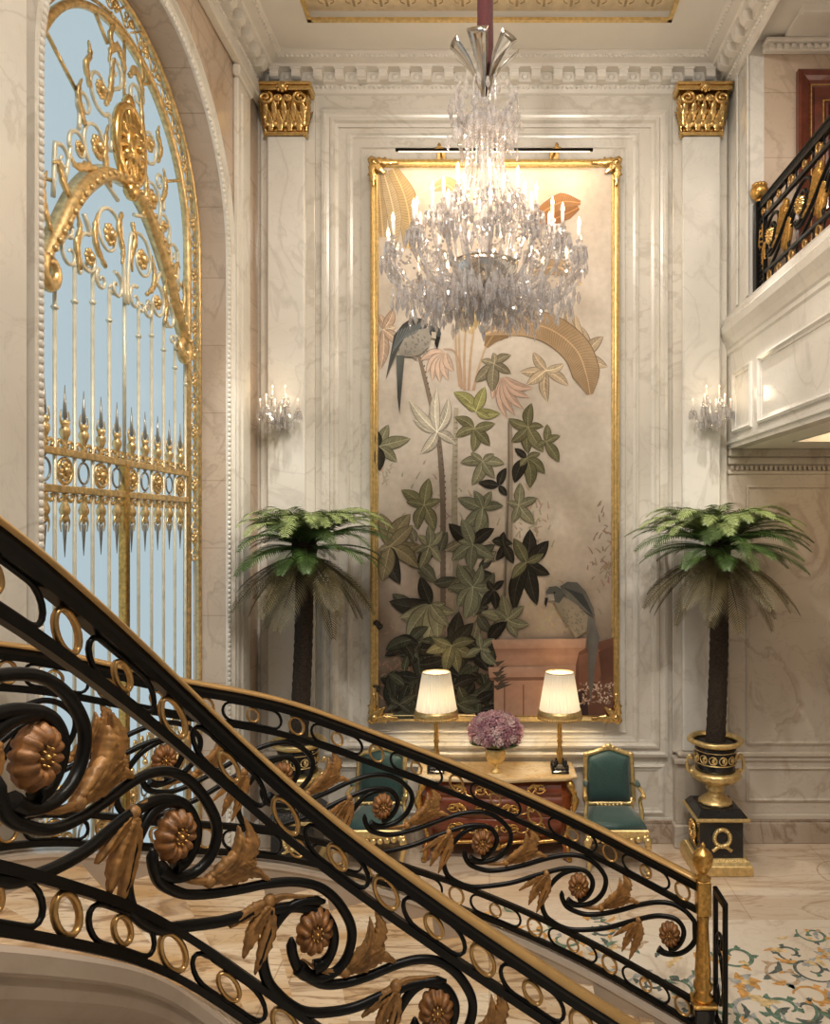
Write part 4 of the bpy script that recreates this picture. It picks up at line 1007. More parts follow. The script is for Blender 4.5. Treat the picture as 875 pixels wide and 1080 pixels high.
# ---------------------------------------------------------------- lamps
def lamp(x, y, label):
    z = .85
    t = thing('table_lamp', label, 'table lamp', (x, y, z), 'pair of table lamps on the commode')
    mb = MB()
    mb.sweep([[(x + sx * a, y + sy * a, z + h) for sx, sy in ((-1, -1), (1, -1), (1, 1), (-1, 1))] for a, h in ((.085, 0), (.085, .02), (.07, .03), (.07, .045), (.045, .07), (.03, .085))])
    b = mb.build('base', M['black'], t)
    g = MB()
    for sx in (1, -1):
        for sy in (1, -1): g.tube(cr_sample([(x + sx * .075, y + sy * .075, z + .03), (x + sx * .07, y + sy * .07, z + .08), (x + sx * .045, y + sy * .045, z + .07), (x + sx * .03, y + sy * .03, z + .12)], 4), .012, 6)
    g.build('foot_mount', M['black'], b)
    mb = MB(); mb.lathe([(.03, .085), (.036, .10), (.022, .12), (.030, .15), (.034, .19), (.024, .23), (.020, .27), (.027, .30), (.030, .31), (.018, .325), (.024, .34), (.023, .46), (.020, .58), (.024, .60), (.012, .62), (.012, .70)], (x, y, z), 14); mb.build('stem', M['gold_dk'], t)
    sh = MB(); n = 72
    zz = [(.215, .56), (.205, .60), (.138, .99)]
    rings = [[sh.add((x + (r + (.004 if k % 2 else -.003)) * math.cos(2 * PI * k / n), y + (r + (.004 if k % 2 else -.003)) * math.sin(2 * PI * k / n), z + h)) for k in range(n)] for r, h in zz]
    for a, b_ in zip(rings, rings[1:]):
        for k in range(n): sh.face((a[k], a[(k + 1) % n], b_[(k + 1) % n], b_[k]))
    so = sh.build('lamp_shade', M['shade'], t)
    tr = MB()
    tr.lathe([(.214, .565), (.222, .565), (.214, .625), (.206, .625)], (x, y, z), 40, cap=False)
    for k in range(80):
        a = 2 * PI * k / 80; tr.tube([(x + .216 * math.cos(a), y + .216 * math.sin(a), z + .57), (x + .219 * math.cos(a), y + .219 * math.sin(a), z + .535)], .006, 4)
    tr.build('fringe', M['gold_pale'], so)
    tr = MB(); tr.lathe([(.137, .985), (.141, .985), (.139, .995)], (x, y, z), 40, cap=False); tr.build('shade_rim', M['gold_pale'], so)
    bu = MB(); bu.ball((x, y, z + .77), .032, 0, 10, 6, (1, 1, 1.3)); bu.build('bulb', M['bulb'], t)
    l = bpy.data.lights.new('lamp_light', 'POINT'); l.energy = LAMP_W; l.color = (1, .76, .46); l.shadow_soft_size = .05
    lo = bpy.data.objects.new('lamp_light', l); COL.objects.link(lo); lo.location = (0, 0, .70); lo.parent = t
LAMP_W = 12
lamp(wx(460, 7.39), 7.39, 'table lamp with pleated cream shade, left of the roses on the commode')
lamp(wx(590, 7.39), 7.39, 'table lamp with pleated cream shade, right of the roses on the commode')
# ---------------------------------------------------------------- vase and roses
vx, vy, vz = wx(522.5, 7.37), 7.37, .85
t = tag(MB().lathe([(.052, 0), (.055, .012), (.02, .03), (.014, .055), (.018, .075), (.05, .09), (.085, .12), (.10, .18), (.098, .22), (.105, .245), (.10, .245), (.09, .18), (.04, .10)], (vx, vy, vz), 24).build('footed_vase', M['gold_pale'], None, (vx, vy, vz)), 'small footed gilt vase holding pink roses on the commode', 'vase')
bq = thing('rose_bouquet', 'round bouquet of dusty pink roses in the gilt vase between the lamps', 'flowers', (vx, vy, vz + .24))
def rose_mesh():
    mb = MB(); r = .040
    for (n, rad, h, tilt, w) in ((3, .010, .030, .2, .024), (5, .020, .026, .5, .030), (6, .031, .016, .9, .036)):
        for k in range(n):
            a = 2 * PI * k / n + n
            def mp(x, y, hh): return ((rad + y * tilt * .6 + hh) * math.cos(a + x / max(rad, .014) * .8), (rad + y * tilt * .6 + hh) * math.sin(a + x / max(rad, .014) * .8), h - .03 + y * (1.1 - tilt * .6))
            mb.blade(mp, [(0, -.01), (0, .012), (0, .03)], [w * .6, w, w * .5], .004, 0, 0, 2)
    mb.ball((0, 0, -.01), .028, 0, 8, 5)
    return mb
rnd = random.Random(3)
rm0 = None; cz = vz + .24 + .155
N = 66; roses = []
for k in range(N):
    q = 1 - 1.45 * (k + .5) / N; a = k * 2.39996
    s = math.sqrt(max(0, 1 - q * q)); dv = Vector((s * math.cos(a), s * math.sin(a), q))
    c = Vector((dv.x * .25, dv.y * .20, .165 + dv.z * .175)) * 1.0
    rot = dv.to_track_quat('Z', 'Y').to_matrix().to_4x4()
    m4 = Matrix.Translation(c) @ rot @ Matrix.Rotation(rnd.random() * 6, 4, 'Z') @ Matrix.Scale(rnd.uniform(1.1, 1.4), 4)
    if rm0 is None:
        rm0 = rose_mesh().build('rose_bloom', M['rose'], None, (0, 0, 0)); rm0.parent = bq; rm0.matrix_local = m4
        for mt in ('rose', 'rose_pale', 'rose_deep', 'rose'):
            dm_ = rm0.data.copy(); dm_.materials.clear(); dm_.materials.append(M[mt]); roses.append(dm_)
    else: inst('rose_bloom', rm0, bq, m4).data = roses[rnd.randrange(4)]
mb = MB()
mb.ball((vx, vy, vz + .24 + .14), .19, 0, 14, 8, (1.05, 1, .75))
for k in range(40):
    a = rnd.random() * 6.28; mb.blade(lambda x, y, h: (vx + (.14 + y) * math.cos(a) - x * math.sin(a), vy + (.14 + y) * math.sin(a) + x * math.cos(a), vz + .28 + y * .2 + h), [(0, 0), (0, .06), (0, .12)], [.02, .05, .005], .006, 0, 0, 3)
mb.build('rose_foliage', M['rose_leaf'], bq)
# ---------------------------------------------------------------- armchairs
def chair(cx, label):
    yb, yf = 7.53, 6.98
    t = thing('armchair', label, 'armchair', (cx, (yb + yf) / 2, 0), 'pair of gilt armchairs beside the commode')
    def tb(name, pts, r, mat=M['gold_pale'], n=8, par=t, smp=5):
        mb = MB(); P = cr_sample(pts, smp); rr = r if not isinstance(r, (list, tuple)) else [r[0] + (r[1] - r[0]) * i / (len(P) - 1) for i in range(len(P))]
        mb.tube(P, rr, n); return mb.build(name, mat, par)
    # seat frame (trapezoid) with shaped apron
    mb = MB(); sq = [(cx - .235, yb - .03), (cx + .235, yb - .03), (cx + .29, yf + .02), (cx - .29, yf + .02)]
    def so(o, z): return [(cx + (x - cx) * o, 7.25 + (y - 7.25) * o, z) for x, y in sq]
    mb.sweep([so(.98, .33), so(1.02, .35), so(1.02, .41), so(.97, .42)])
    for k in range(9):
        u = -1 + k / 4; mb.ball((cx + .26 * u, yf + .012, .345 - .03 * math.cos(u * PI / 2)), .032, 0, 8, 5, (1, .5, .9))
    mb.build('seat_frame', M['gold_pale'], t)
    mb = MB(); secs = [so(.95, .41), so(.96, .44), so(.90, .475), so(.70, .49), so(.35, .497)]; mb.sweep(secs, 0, sm=True); mb.build('seat', M['green_silk'], t)
    for sx in (1, -1):
        l = tb('leg', [(cx + sx * .27, yf + .04, .36), (cx + sx * .29, yf + .02, .26), (cx + sx * .265, yf + .04, .12), (cx + sx * .285, yf + .015, .02)], (.036, .018)); 
        f = MB(); f.ball((cx + sx * .287, yf + .01, .02), .026, 0, 8, 5, (1, 1.2, .75)); f.build('scroll_foot', M['gold_pale'], l)
        f = MB(); f.ball((cx + sx * .285, yf + .005, .31), .04, 0, 8, 5, (1, .6, 1.1)); f.build('carving', M['gold_pale'], l)
        tb('leg', [(cx + sx * .215, yb - .02, .38), (cx + sx * .215, yb - .01, .2), (cx + sx * .22, yb + .03, .02)], (.03, .018))
        a = tb('armrest', [(cx + sx * .225, yb, .70), (cx + sx * .26, yb - .15, .715), (cx + sx * .285, yb - .30, .69), (cx + sx * .285, yb - .36, .665)], .02)
        tb('arm_support', [(cx + sx * .285, yb - .33, .68), (cx + sx * .262, yb - .27, .60), (cx + sx * .275, yb - .30, .50), (cx + sx * .27, yb - .32, .40)], .021)
        p = MB(); p.ball((cx + sx * .262, yb - .15, .735), .028, 0, 8, 5, (.9, 3.2, .7)); p.build('arm_pad', M['green_silk'], a)
    # back: carved frame round a padded panel
    def bk(u, v): # u -1..1, v 0..1 ; back leans
        return (cx + u, yb - .02 + .05 * v, .50 + v * .50)
    outer = [(-.235, 0), (-.24, .3), (-.235, .7), (-.225, .92), (-.15, .98), (-.06, 1.04), (0, 1.06), (.06, 1.04), (.15, .98), (.225, .92), (.235, .7), (.24, .3), (.235, 0), (.1, -.02), (-.1, -.02)]
    P = cr_sample([bk(*q) for q in outer], 4, True); mb = MB(); mb.tube(P, .025, 8, 0, True)
    for (u, v, r) in ((0, 1.10, .035), (.045, 1.075, .026), (-.045, 1.075, .026), (.09, 1.03, .022), (-.09, 1.03, .022), (.225, .94, .03), (-.225, .94, .03)): mb.ball((bk(u, v)[0], bk(u, v)[1] - .01, bk(u, v)[2]), r, 0, 8, 5, (1.2, .7, 1))
    for k in range(7): mb.ball((lambda q: (q[0], q[1] - .012, q[2]))(bk(-.12 + .04 * k, -.04 - .02 * math.cos((k - 3) * .5))), .022, 0, 6, 4)
    for sx in (1, -1): mb.tube([(cx + sx * .22, yb - .02, .38), bk(sx * .228, .1)], .022, 8)
    bf = mb.build('back_frame', M['gold_pale'], t)
    mb = MB(); ring = [bk(u * .90, .5 + (v - .5) * .93) for u, v in outer]; N = len(ring); P = cr_sample(ring, 3, True)
    c = Vector(bk(0, .5)); secs = []
    for o, dy in ((1, .015), (1, -.012), (.85, -.04), (.55, -.052), (.2, -.056)): secs.append([(c.x + (q.x - c.x) * o, q.y + (c.y - q.y) * (1 - o) + dy, c.z + (q.z - c.z) * o) for q in P])
    mb.sweep(secs, 0, sm=True); mb.build('backrest', M['green_silk'], t)
chair(1.215, 'gilt armchair in dark green silk between the commode and the pedestal with wreath')
chair(-1.10, 'gilt armchair in dark green silk behind the scrolled railing, left of the commode')
# ---------------------------------------------------------------- pedestals, urns and palms
def pedestal(cx, cy, label):
    t = thing('urn_pedestal', label, 'pedestal', (cx, cy, 0), 'black and gilt urn pedestals')
    mb = MB(); mb.box(cx - .275, cx + .275, cy - .275, cy + .275, 0, .10, 0, .008); mb.sweep([[(cx + sx * a, cy + sy * a, z) for sx, sy in ((-1, -1), (1, -1), (1, 1), (-1, 1))] for a, z in ((.265, .10), (.25, .13), (.225, .145), (.215, .15))])
    for k in range(18):
        for (ax, ay, bx, by) in ((-1, -1, 1, -1), (-1, -1, -1, 1)): mb.ball((cx + .235 * (ax + (bx - ax) * (k + .5) / 18), cy + .235 * (ay + (by - ay) * (k + .5) / 18), .135), .013, 0, 6, 4)
    mb.build('base', M['gold_pale'], t)
    mb = MB(); mb.box(cx - .205, cx + .205, cy - .205, cy + .205, .145, .50, 0, .006); mb.build('die', M['black'], t)
    mb = MB(); mb.sweep([[(cx + sx * a, cy + sy * a, z) for sx, sy in ((-1, -1), (1, -1), (1, 1), (-1, 1))] for a, z in ((.21, .485), (.24, .50), (.255, .51), (.255, .53), (.245, .535))]); mb.build('cornice', M['gold_pale'], t)
    mb = MB(); mb.sweep([[(cx + sx * a, cy + sy * a, z) for sx, sy in ((-1, -1), (1, -1), (1, 1), (-1, 1))] for a, z in ((.235, .535), (.235, .545), (.19, .60), (.17, .605))]); mb.build('top_block', M['black'], t)
    for f in range(2):
        mb = MB()
        def pt(a, z, n): return (cx + a, cy - .208 - n, z) if f == 0 else (cx - .208 - n, cy - a, z)
        mb.tube([pt(.075 * math.cos(2 * PI * k / 20), .345 + .08 * math.sin(2 * PI * k / 20), .008) for k in range(20)], .022, 6, closed=True)
        for k in range(20): mb.ball(pt(.075 * math.cos(2 * PI * (k + .5) / 20), .345 + .08 * math.sin(2 * PI * (k + .5) / 20), .022), .016, 0, 6, 4)
        for sg in (1, -1): mb.tube([pt(0, .265, .01), pt(sg * .05, .255, .012), pt(sg * .085, .22, .008), pt(sg * .095, .235, .006)], [.014, .018, .016, .008], 6); mb.ball(pt(sg * .02, .27, .012), .018, 0, 6, 4)
        mb.build('wreath', M['gold_pale'] if f == 0 else M['gold'], t)
pedestal(2.205, 7.225, 'black pedestal with gilt wreath carrying the urn at the right, below the gallery')
pedestal(-1.85, 7.15, 'black pedestal with gilt base behind the railings, in the corner by the gate')

def frond_mesh(L, e0, bend, ll, mat, rng, pairs=34, name='frond', droop=.5, wid=.0105):
    """arching pinnate frond growing along +x from the origin"""
    mb = MB(); pts = []; x = z = 0.0; e = e0; n = 14
    for i in range(n + 1):
        pts.append(Vector((x, 0, z))); x += L / n * math.cos(e); z += L / n * math.sin(e); e -= bend / n * (.25 + 1.5 * i / n)
    mb.tube(pts, [.011 * (1 - .8 * i / n) for i in range(n + 1)], 5)
    for i in range(pairs):
        t = .12 + .88 * i / pairs; k = t * n; j = min(int(k), n - 1); p = pts[j].lerp(pts[j + 1], k - j); d = (pts[j + 1] - pts[j]).normalized(); up = Vector((-d.z, 0, d.x))
        l = ll * (math.sin(PI * min(1, .18 + .80 * t)) ** .7) * rng.uniform(.9, 1.1)
        for sg in (1, -1):
            sw = .45 + .45 * t
            dr = (Vector((0, sg, 0)) + d * sw + up * (.18 - .0 * t)).normalized()
            a = p; m = p + dr * l * .55 + Vector((0, 0, -.04 * l)); tp = p + dr * l + Vector((0, 0, -droop * l * .5))
            w = (d * wid)
            i0, i1, i2, i3, i4 = mb.add(a - w * .4), mb.add(a + w * .4), mb.add(m + w * .8), mb.add(m - w * .8), mb.add(tp)
            mb.face((i0, i1, i2, i3)); mb.face((i3, i2, i4))
    return mb.build(name, mat, None, (0, 0, 0))
rng = random.Random(11)
def potted_palm(cx, cy, label, lean, first=None):
    z0 = .605
    t = thing('potted_palm', label, 'potted palm', (cx, cy, z0), 'tall palms in black and gilt urns')
    mb = MB()
    mb.lathe([(.155, 0), (.16, .015), (.15, .03), (.12, .05), (.075, .085), (.065, .11), (.085, .125), (.09, .14), (.075, .16), (.085, .18), (.10, .19)], (cx, cy, z0 - .0), 28, mod=lambda a, z: 1 + (.05 * math.cos(a * 12) if z < .09 else 0)); mb.build('urn_foot', M['gold_pale'], t)
    mb = MB(); mb.lathe([(.09, .185), (.15, .205), (.215, .245), (.24, .285), (.235, .31), (.20, .325)], (cx, cy, z0), 48, mod=lambda a, z: 1 + (.035 * math.cos(a * 16) if .19 < z < .30 else 0)); mb.build('gadrooned_bowl', M['gold_pale'], t)
    mb = MB(); mb.lathe([(.19, .32), (.185, .36), (.19, .50), (.20, .57)], (cx, cy, z0), 32); ub = mb.build('urn_body', M['black'], t)
    mb = MB(); R = .197
    for k in range(13):
        a0 = 2 * PI * k / 13
        for dz in (1, -1):
            P = spiral(0, .455, .045, PI, 1.2, dz, 16)
            mb.tube([(cx + R * math.cos(a0 + p / R), cy + R * math.sin(a0 + p / R), z0 + q) for p, q in P], .006, 5)
        mb.ball((cx + R * math.cos(a0), cy + R * math.sin(a0), z0 + .455), .014, 0, 6, 4)
    for z in (.395, .515): mb.lathe([(.19, z), (.198, z + .003), (.198, z + .009), (.19, z + .012)], (cx, cy, z0), 32, cap=False)
    mb.build('gilt_frieze', M['gold_pale'], ub)
    mb = MB(); mb.lathe([(.20, .565), (.235, .58), (.265, .60), (.27, .62), (.25, .635), (.225, .63), (.21, .60)], (cx, cy, z0), 36, cap=False, mod=lambda a, z: 1 + (.02 * math.cos(a * 30) if z > .59 else 0)); mb.build('urn_rim', M['gold_pale'], t)
    mb = MB(); mb.lathe([(.215, .58), (.10, .60), (.0, .605)], (cx, cy, z0), 20); mb.build('soil', M['soil'], t)
    for sx in (1, -1):
        mb = MB(); mb.tube(cr_sample([(cx + sx * .21, cy, z0 + .30), (cx + sx * .265, cy, z0 + .31), (cx + sx * .275, cy, z0 + .40), (cx + sx * .25, cy, z0 + .46), (cx + sx * .225, cy, z0 + .42)], 5), .015, 8); mb.ball((cx + sx * .23, cy, z0 + .30), .03, 0, 8, 5); mb.build('handle', M['gold_pale'], t)
    # trunk with leaf-scar rings
    mb = MB(); top = Vector((cx + lean, cy, 3.03)); pts = []; rr = []
    for k in range(60):
        u = k / 59; pts.append((cx + lean * u + .02 * math.sin(u * 3), cy, z0 + .58 + (top.z - z0 - .58) * u)); rr.append((.092 - .008 * u) * (1 + .03 * math.sin(k * 2.1) + .03 * (k % 2)))
    mb.tube(pts, rr, 14); mb.build('trunk', M['trunk'], t)
    mb = MB(); mb.ball((top.x, top.y, top.z + .05), .13, 0, 10, 6, (1, 1, 1.5)); mb.build('crown_core', M['trunk'], t)
    return t, top
PROTO = {}
def put_fronds(t, top, seed):
    r = random.Random(seed); base = Vector(top) - Vector(t.location)
    rows = [('top', 6, .06, .2), ('up', 12, .04, 0), ('mid', 17, .02, .3), ('midlow', 20, .0, 0), ('low', 20, -.03, .2), ('under', 16, -.07, .1), ('dry', 13, -.12, .3), ('dry2', 9, -.10, .0)]
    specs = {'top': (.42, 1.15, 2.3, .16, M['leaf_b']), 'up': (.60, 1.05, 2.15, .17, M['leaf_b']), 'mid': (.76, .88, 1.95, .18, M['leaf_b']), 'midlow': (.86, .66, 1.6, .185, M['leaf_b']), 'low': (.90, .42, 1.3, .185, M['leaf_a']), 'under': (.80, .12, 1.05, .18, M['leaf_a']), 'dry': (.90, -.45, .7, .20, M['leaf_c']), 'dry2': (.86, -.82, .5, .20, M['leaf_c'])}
    for nm, n, dz, ph in rows:
        for k in range(n):
            a = 2 * PI * (k + ph) / n + r.uniform(-.18, .18)
            m4 = Matrix.Translation(base + Vector((.05 * math.cos(a), .05 * math.sin(a), .12 + dz))) @ Matrix.Rotation(a, 4, 'Z') @ Matrix.Rotation(r.uniform(-.12, .12), 4, 'Y') @ Matrix.Rotation(r.uniform(-.25, .25), 4, 'X') @ Matrix.Scale(r.uniform(.92, 1.06), 4)
            L0, e0_, b0_ = specs[nm][:3]; reach = L0 * (math.cos(max(-.9, e0_ - b0_ * .40))) + .08; sc = 1.0
            ya, xa = math.sin(a) * reach, math.cos(a) * reach
            if ya > 0: sc = min(sc, (7.50 - top[1]) / ya)
            if xa < 0 and top[0] < 0: sc = min(sc, (top[0] + 2.30) / -xa)
            m4 = m4 @ Matrix.Scale(max(.34, min(1, sc)), 4)
            name = 'dry_frond' if nm.startswith('dry') else 'frond'
            if nm not in PROTO:
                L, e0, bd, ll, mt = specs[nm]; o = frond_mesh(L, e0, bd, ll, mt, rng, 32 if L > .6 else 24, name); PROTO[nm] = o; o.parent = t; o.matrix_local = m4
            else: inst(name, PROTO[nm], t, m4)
        
t, tp = potted_palm(2.205, 7.225, 'potted palm with straight dark trunk in a black and gilt urn by the gallery', .03); put_fronds(t, tp, 21)
t, tp = potted_palm(-1.85, 7.15, 'potted palm with leaning dark trunk in the corner next to the gilt gate', .06); put_fronds(t, tp, 34)
# ---------------------------------------------------------------- crystal sconces
drop_src = None
def drop_mb(l, r, mb=None, c=(0, 0, 0), n=6, rot=0):
    mb = mb or MB()
    a = mb.add((c[0], c[1], c[2])); b = mb.add((c[0], c[1], c[2] - l)); ring = [[mb.add((c[0] + r * q * math.cos(rot + 2 * PI * k / n), c[1] + r * q * math.sin(rot + 2 * PI * k / n), c[2] - l * h)) for k in range(n)] for q, h in ((.45, .12), (1, .62))]
    for k in range(n):
        mb.face((a, ring[0][k], ring[0][(k + 1) % n])); mb.face((ring[0][k], ring[1][k], ring[1][(k + 1) % n], ring[0][(k + 1) % n])); mb.face((b, ring[1][(k + 1) % n], ring[1][k]))
    return mb
def bead_mb(mb, c, r, rot=0): 
    t = mb.add((c[0], c[1], c[2] + r)); b = mb.add((c[0], c[1], c[2] - r)); R = [mb.add((c[0] + r * math.cos(rot + k * PI / 2.5), c[1] + r * math.sin(rot + k * PI / 2.5), c[2])) for k in range(5)]
    for k in range(5): mb.face((t, R[k], R[(k + 1) % 5])); mb.face((b, R[(k + 1) % 5], R[k]))
def sconce(cx, label):
    z = 4.42; y = D - .175
    t = thing('crystal_sconce', label, 'wall sconce', (cx, y, z), 'crystal wall sconces on the pilasters')
    mb = MB(); mb.lathe([(.05, -.12), (.07, -.05), (.05, .04), (.03, .12), (.01, .15)], (cx, y - .02, z), 10); mb.build('back_plate', M['crystal'], t)
    r = random.Random(int(cx * 100))
    for k, (dx, dy, dz) in enumerate(((-.19, -.10, .02), (-.10, -.2, .05), (.0, -.24, -.01), (.10, -.2, .05), (.19, -.10, .02), (-.06, -.12, .15), (.07, -.12, .15))):
        mb = MB(); mb.tube(cr_sample([(cx, y - .03, z - .02), (cx + dx * .5, y + dy * .6, z - .08 + dz * .5), (cx + dx, y + dy, z + dz)], 5), .009, 6); mb.lathe([(.008, 0), (.04, .012), (.036, .02), (.014, .03), (.018, .045)], (cx + dx, y + dy, z + dz), 10)
        arm = mb.build('candle_arm', M['crystal'], t)
        mb = MB(); mb.tube([(cx + dx, y + dy, z + dz + .03), (cx + dx, y + dy, z + dz + .12)], .008, 6); ca_ = mb.build('candle', M['candle'], arm)
        mb = MB(); mb.ball((cx + dx, y + dy, z + dz + .135), .010, 0, 6, 4, (1, 1, 1.8)); mb.build('candle_bulb', M['sconce_flame'], arm)
        dm = MB()
        for q in range(6):
            a = 2 * PI * q / 6; drop_mb(r.uniform(.06, .11), .012, dm, (cx + dx + .036 * math.cos(a), y + dy + .036 * math.sin(a), z + dz + .01), 5)
        for q in range(4): drop_mb(r.uniform(.07, .12), .013, dm, (cx + dx * (.3 + .15 * q), y + dy * (.3 + .15 * q), z - .06 + dz * .4), 5, q)
        dm.build('crystal_drop', M['crystal'], arm)
sconce(X(302), 'small crystal candle sconce on the pilaster beside the gilded gate')
sconce(X(742), 'small crystal candle sconce on the pilaster beside the upper gallery')
CH_W = 62
# ---------------------------------------------------------------- chandelier
CX, CY = wx(511, 5.4), 5.4
def CZ(py): return EYE + (VY - py) * CY / F
ch = thing('crystal_chandelier', 'large crystal chandelier with lit candles hanging on a red velvet cord', 'chandelier', (CX, CY, CZ(290)))
rc_ = random.Random(9)
def P3(r, a, z): return (CX + r * math.cos(a), CY + r * math.sin(a), z)
mb = MB(); mb.lathe([(.01, CZ(100)), (.025, CZ(88)), (.05, CZ(60)), (.06, CZ(50)), (.058, CZ(20)), (.06, CEIL - .3), (.06, CEIL)], (CX, CY, 0), 16, mod=lambda a, z: 1 + .06 * math.cos(a * 5)); mb.build('velvet_cord', M['red'], ch)
mb = MB(); mb.lathe([(.10, CEIL - .05), (.16, CEIL - .02), (.17, CEIL)], (CX, CY, 0), 24); mb.build('ceiling_rose', M['gold'], ch)
# trumpet of curved glass blades
mb = MB()
for k in range(6):
    a = 2 * PI * (k + .3) / 6
    mb.blade(lambda x, y, h: P3(.035 + .26 * max(0, y - .05) ** 2 * 6 + h, a + x / (.06 + y * .12), CZ(112) + y), [(0, 0), (0, .15), (0, .30), (0, .42)], [.05, .055, .075, .07], .004, 0, 0, 4)
mb.build('glass_trumpet', M['chrome'], ch)
mb = MB(); mb.lathe([(.02, CZ(310)), (.05, CZ(290)), (.03, CZ(270)), (.06, CZ(250)), (.075, CZ(235)), (.04, CZ(215)), (.03, CZ(180)), (.06, CZ(165)), (.04, CZ(150)), (.05, CZ(130)), (.07, CZ(118)), (.04, CZ(105))], (CX, CY, 0), 12, sm=False); mb.build('stem', M['crystal'], ch)
# corona: ring with upright arms
mb = MB(); mb.lathe([(.05, CZ(122)), (.15, CZ(126)), (.175, CZ(132)), (.15, CZ(138)), (.05, CZ(136))], (CX, CY, 0), 20, sm=False); mb.build('corona', M['crystal'], ch)
arm_u = MB()
mb = MB()
for k in range(10):
    a = 2 * PI * k / 10
    mb.tube([P3(r, a, z) for r, z in ((.13, CZ(130)), (.20, CZ(136)), (.25, CZ(124)), (.245, CZ(106)), (.21, CZ(96)))], [.012, .012, .011, .009, .004], 6, sm=False)
    for q in range(12): drop_mb(rc_.uniform(.07, .11), .019, mb, P3(.245 + rc_.uniform(-.06, .025), a + rc_.uniform(-.22, .22), CZ(98 + 4.5 * q)), 5, q)
mb.build('corona_arm', M['crystal'], ch)
# bead strands falling from the corona to the candle ring
for k in range(22):
    a = 2 * PI * k / 22; mb = MB(); n = 40
    for i in range(n):
        t = i / (n - 1); r = .165 - .05 * math.sin(PI * min(1, t * 1.2)) + .20 * t ** 2.2; z = CZ(136) + (CZ(238) - CZ(136)) * t
        bead_mb(mb, P3(r, a, z), .011 + .003 * (i % 3 == 0), i)
    mb.build('bead_strand', M['crystal'], ch)
# lower dish with pendants
mb = MB(); mb.lathe([(.03, CZ(305)), (.11, CZ(304)), (.19, CZ(297)), (.235, CZ(286)), (.245, CZ(279)), (.235, CZ(279)), (.18, CZ(291)), (.03, CZ(298))], (CX, CY, 0), 28); mb.build('silvered_dish', M['chrome'], ch)
# three tiers of candle arms
tiers = [(.70, 16, 5.24, 5.06), (.50, 12, 5.43, 5.16), (.30, 8, 5.62, 5.30)]
drops = []   # (pos, length, radius)
beads = []
for ti, (R, n, zc, zs) in enumerate(tiers):
    for k in range(n):
        a = 2 * PI * (k + (.5 if ti % 2 else .15)) / n
        mb = MB(); pts = cr_sample([P3(.08, a, zs), P3(R * .35, a, zs - .10), P3(R * .72, a, zs - .10), P3(R * .98, a, zc - .14), P3(R, a, zc - .02)], 5)
        mb.tube(pts, [.013 + .003 * (i % 2) for i in range(len(pts))], 6, sm=False)
        c = P3(R, a, zc); mb.lathe([(.012, -.03), (.02, -.02), (.055, -.004), (.058, .006), (.02, .012), (.016, .03), (.026, .055), (.022, .06)], c, 12, sm=False)
        arm = mb.build('candle_arm', M['crystal'], ch)
        b = MB(); b.tube([(c[0], c[1], zc + .055), (c[0], c[1], zc + .155)], .011, 8); b.build('candle', M['candle'], arm)
        b = MB(); b.lathe([(.004, .155), (.013, .172), (.010, .195), (.002, .222)], c, 8); b.build('candle_bulb', M['flame'], arm)
        for q in range(9):
            b_ = a + 0; th = 2 * PI * q / 9; p = (c[0] + .054 * math.cos(th), c[1] + .054 * math.sin(th), zc - .002)
            drops.append((p, rc_.uniform(.07, .12), rc_.uniform(.012, .017)))
        for q in range(7 if ti < 2 else 4):   # drops under the arm
            u = .3 + .1 * q; drops.append((P3(R * u, a + rc_.uniform(-.05, .05), zs - .10 + .05 * max(0, u - .7) - rc_.uniform(0, .06)), rc_.uniform(.08, .15), rc_.uniform(.013, .02)))
        # swag of beads to the next arm
        a2 = a + 2 * PI / n
        for i in range(14):
            t = (i + .5) / 14; r = R * (1 - .06 * math.sin(PI * t)); beads.append((P3(r, a + (a2 - a) * t, zc - .03 - .13 * math.sin(PI * t)), .012))
        # strand from the dish up to the arm tip, hanging curtain
        for i in range(16):
            t = (i + .5) / 16; r = .24 + (R - .24) * t; beads.append((P3(r, a + .5 * (a2 - a), zs - .06 - .13 * math.sin(PI * t) + (zc - zs) * t), .013))
for k in range(16):   # droops below the outer arms
    a = 2 * PI * (k + .65) / 16
    for q in range(10):
        u = .45 + .055 * q; drops.append((P3(.70 * u + .02, a + rc_.uniform(-.14, .14), 5.0 - .05 * rc_.random()), rc_.uniform(.08, .14), .017))
for (R, n, z, l) in ((.235, 24, CZ(287), .13), (.18, 18, CZ(300), .16), (.11, 12, CZ(306), .20), (.04, 6, CZ(312), .22)):
    for k in range(n): drops.append((P3(R, 2 * PI * k / n, z), l * rc_.uniform(.85, 1.1), .02))
for k in range(50):  # dense middle
    a = rc_.random() * 6.283; r = .15 + .42 * rc_.random(); drops.append((P3(r, a, 5.18 + .22 * rc_.random() * (1 - r)), rc_.uniform(.07, .13), .016))
mb = MB(); mb.lathe([(.02, -.22), (.05, -.19), (.035, -.15), (.01, -.13)], (CX, CY, CZ(318)), 10, sm=False); mb.build('bottom_finial', M['crystal'], ch)
drops = [d for d in drops if not (math.hypot(d[0][0] - CX, d[0][1] - CY) < .46 and d[0][1] < CY - .05 and 4.98 < d[0][2] - d[1] * .5 < 5.30 and abs(d[0][0] - CX) < .26)]
beads = [d for d in beads if not (d[0][1] < CY - .05 and 5.0 < d[0][2] < 5.28 and abs(d[0][0] - CX) < .24)]
drops.sort(key=lambda d: d[0][1])       # nearest first
src = None
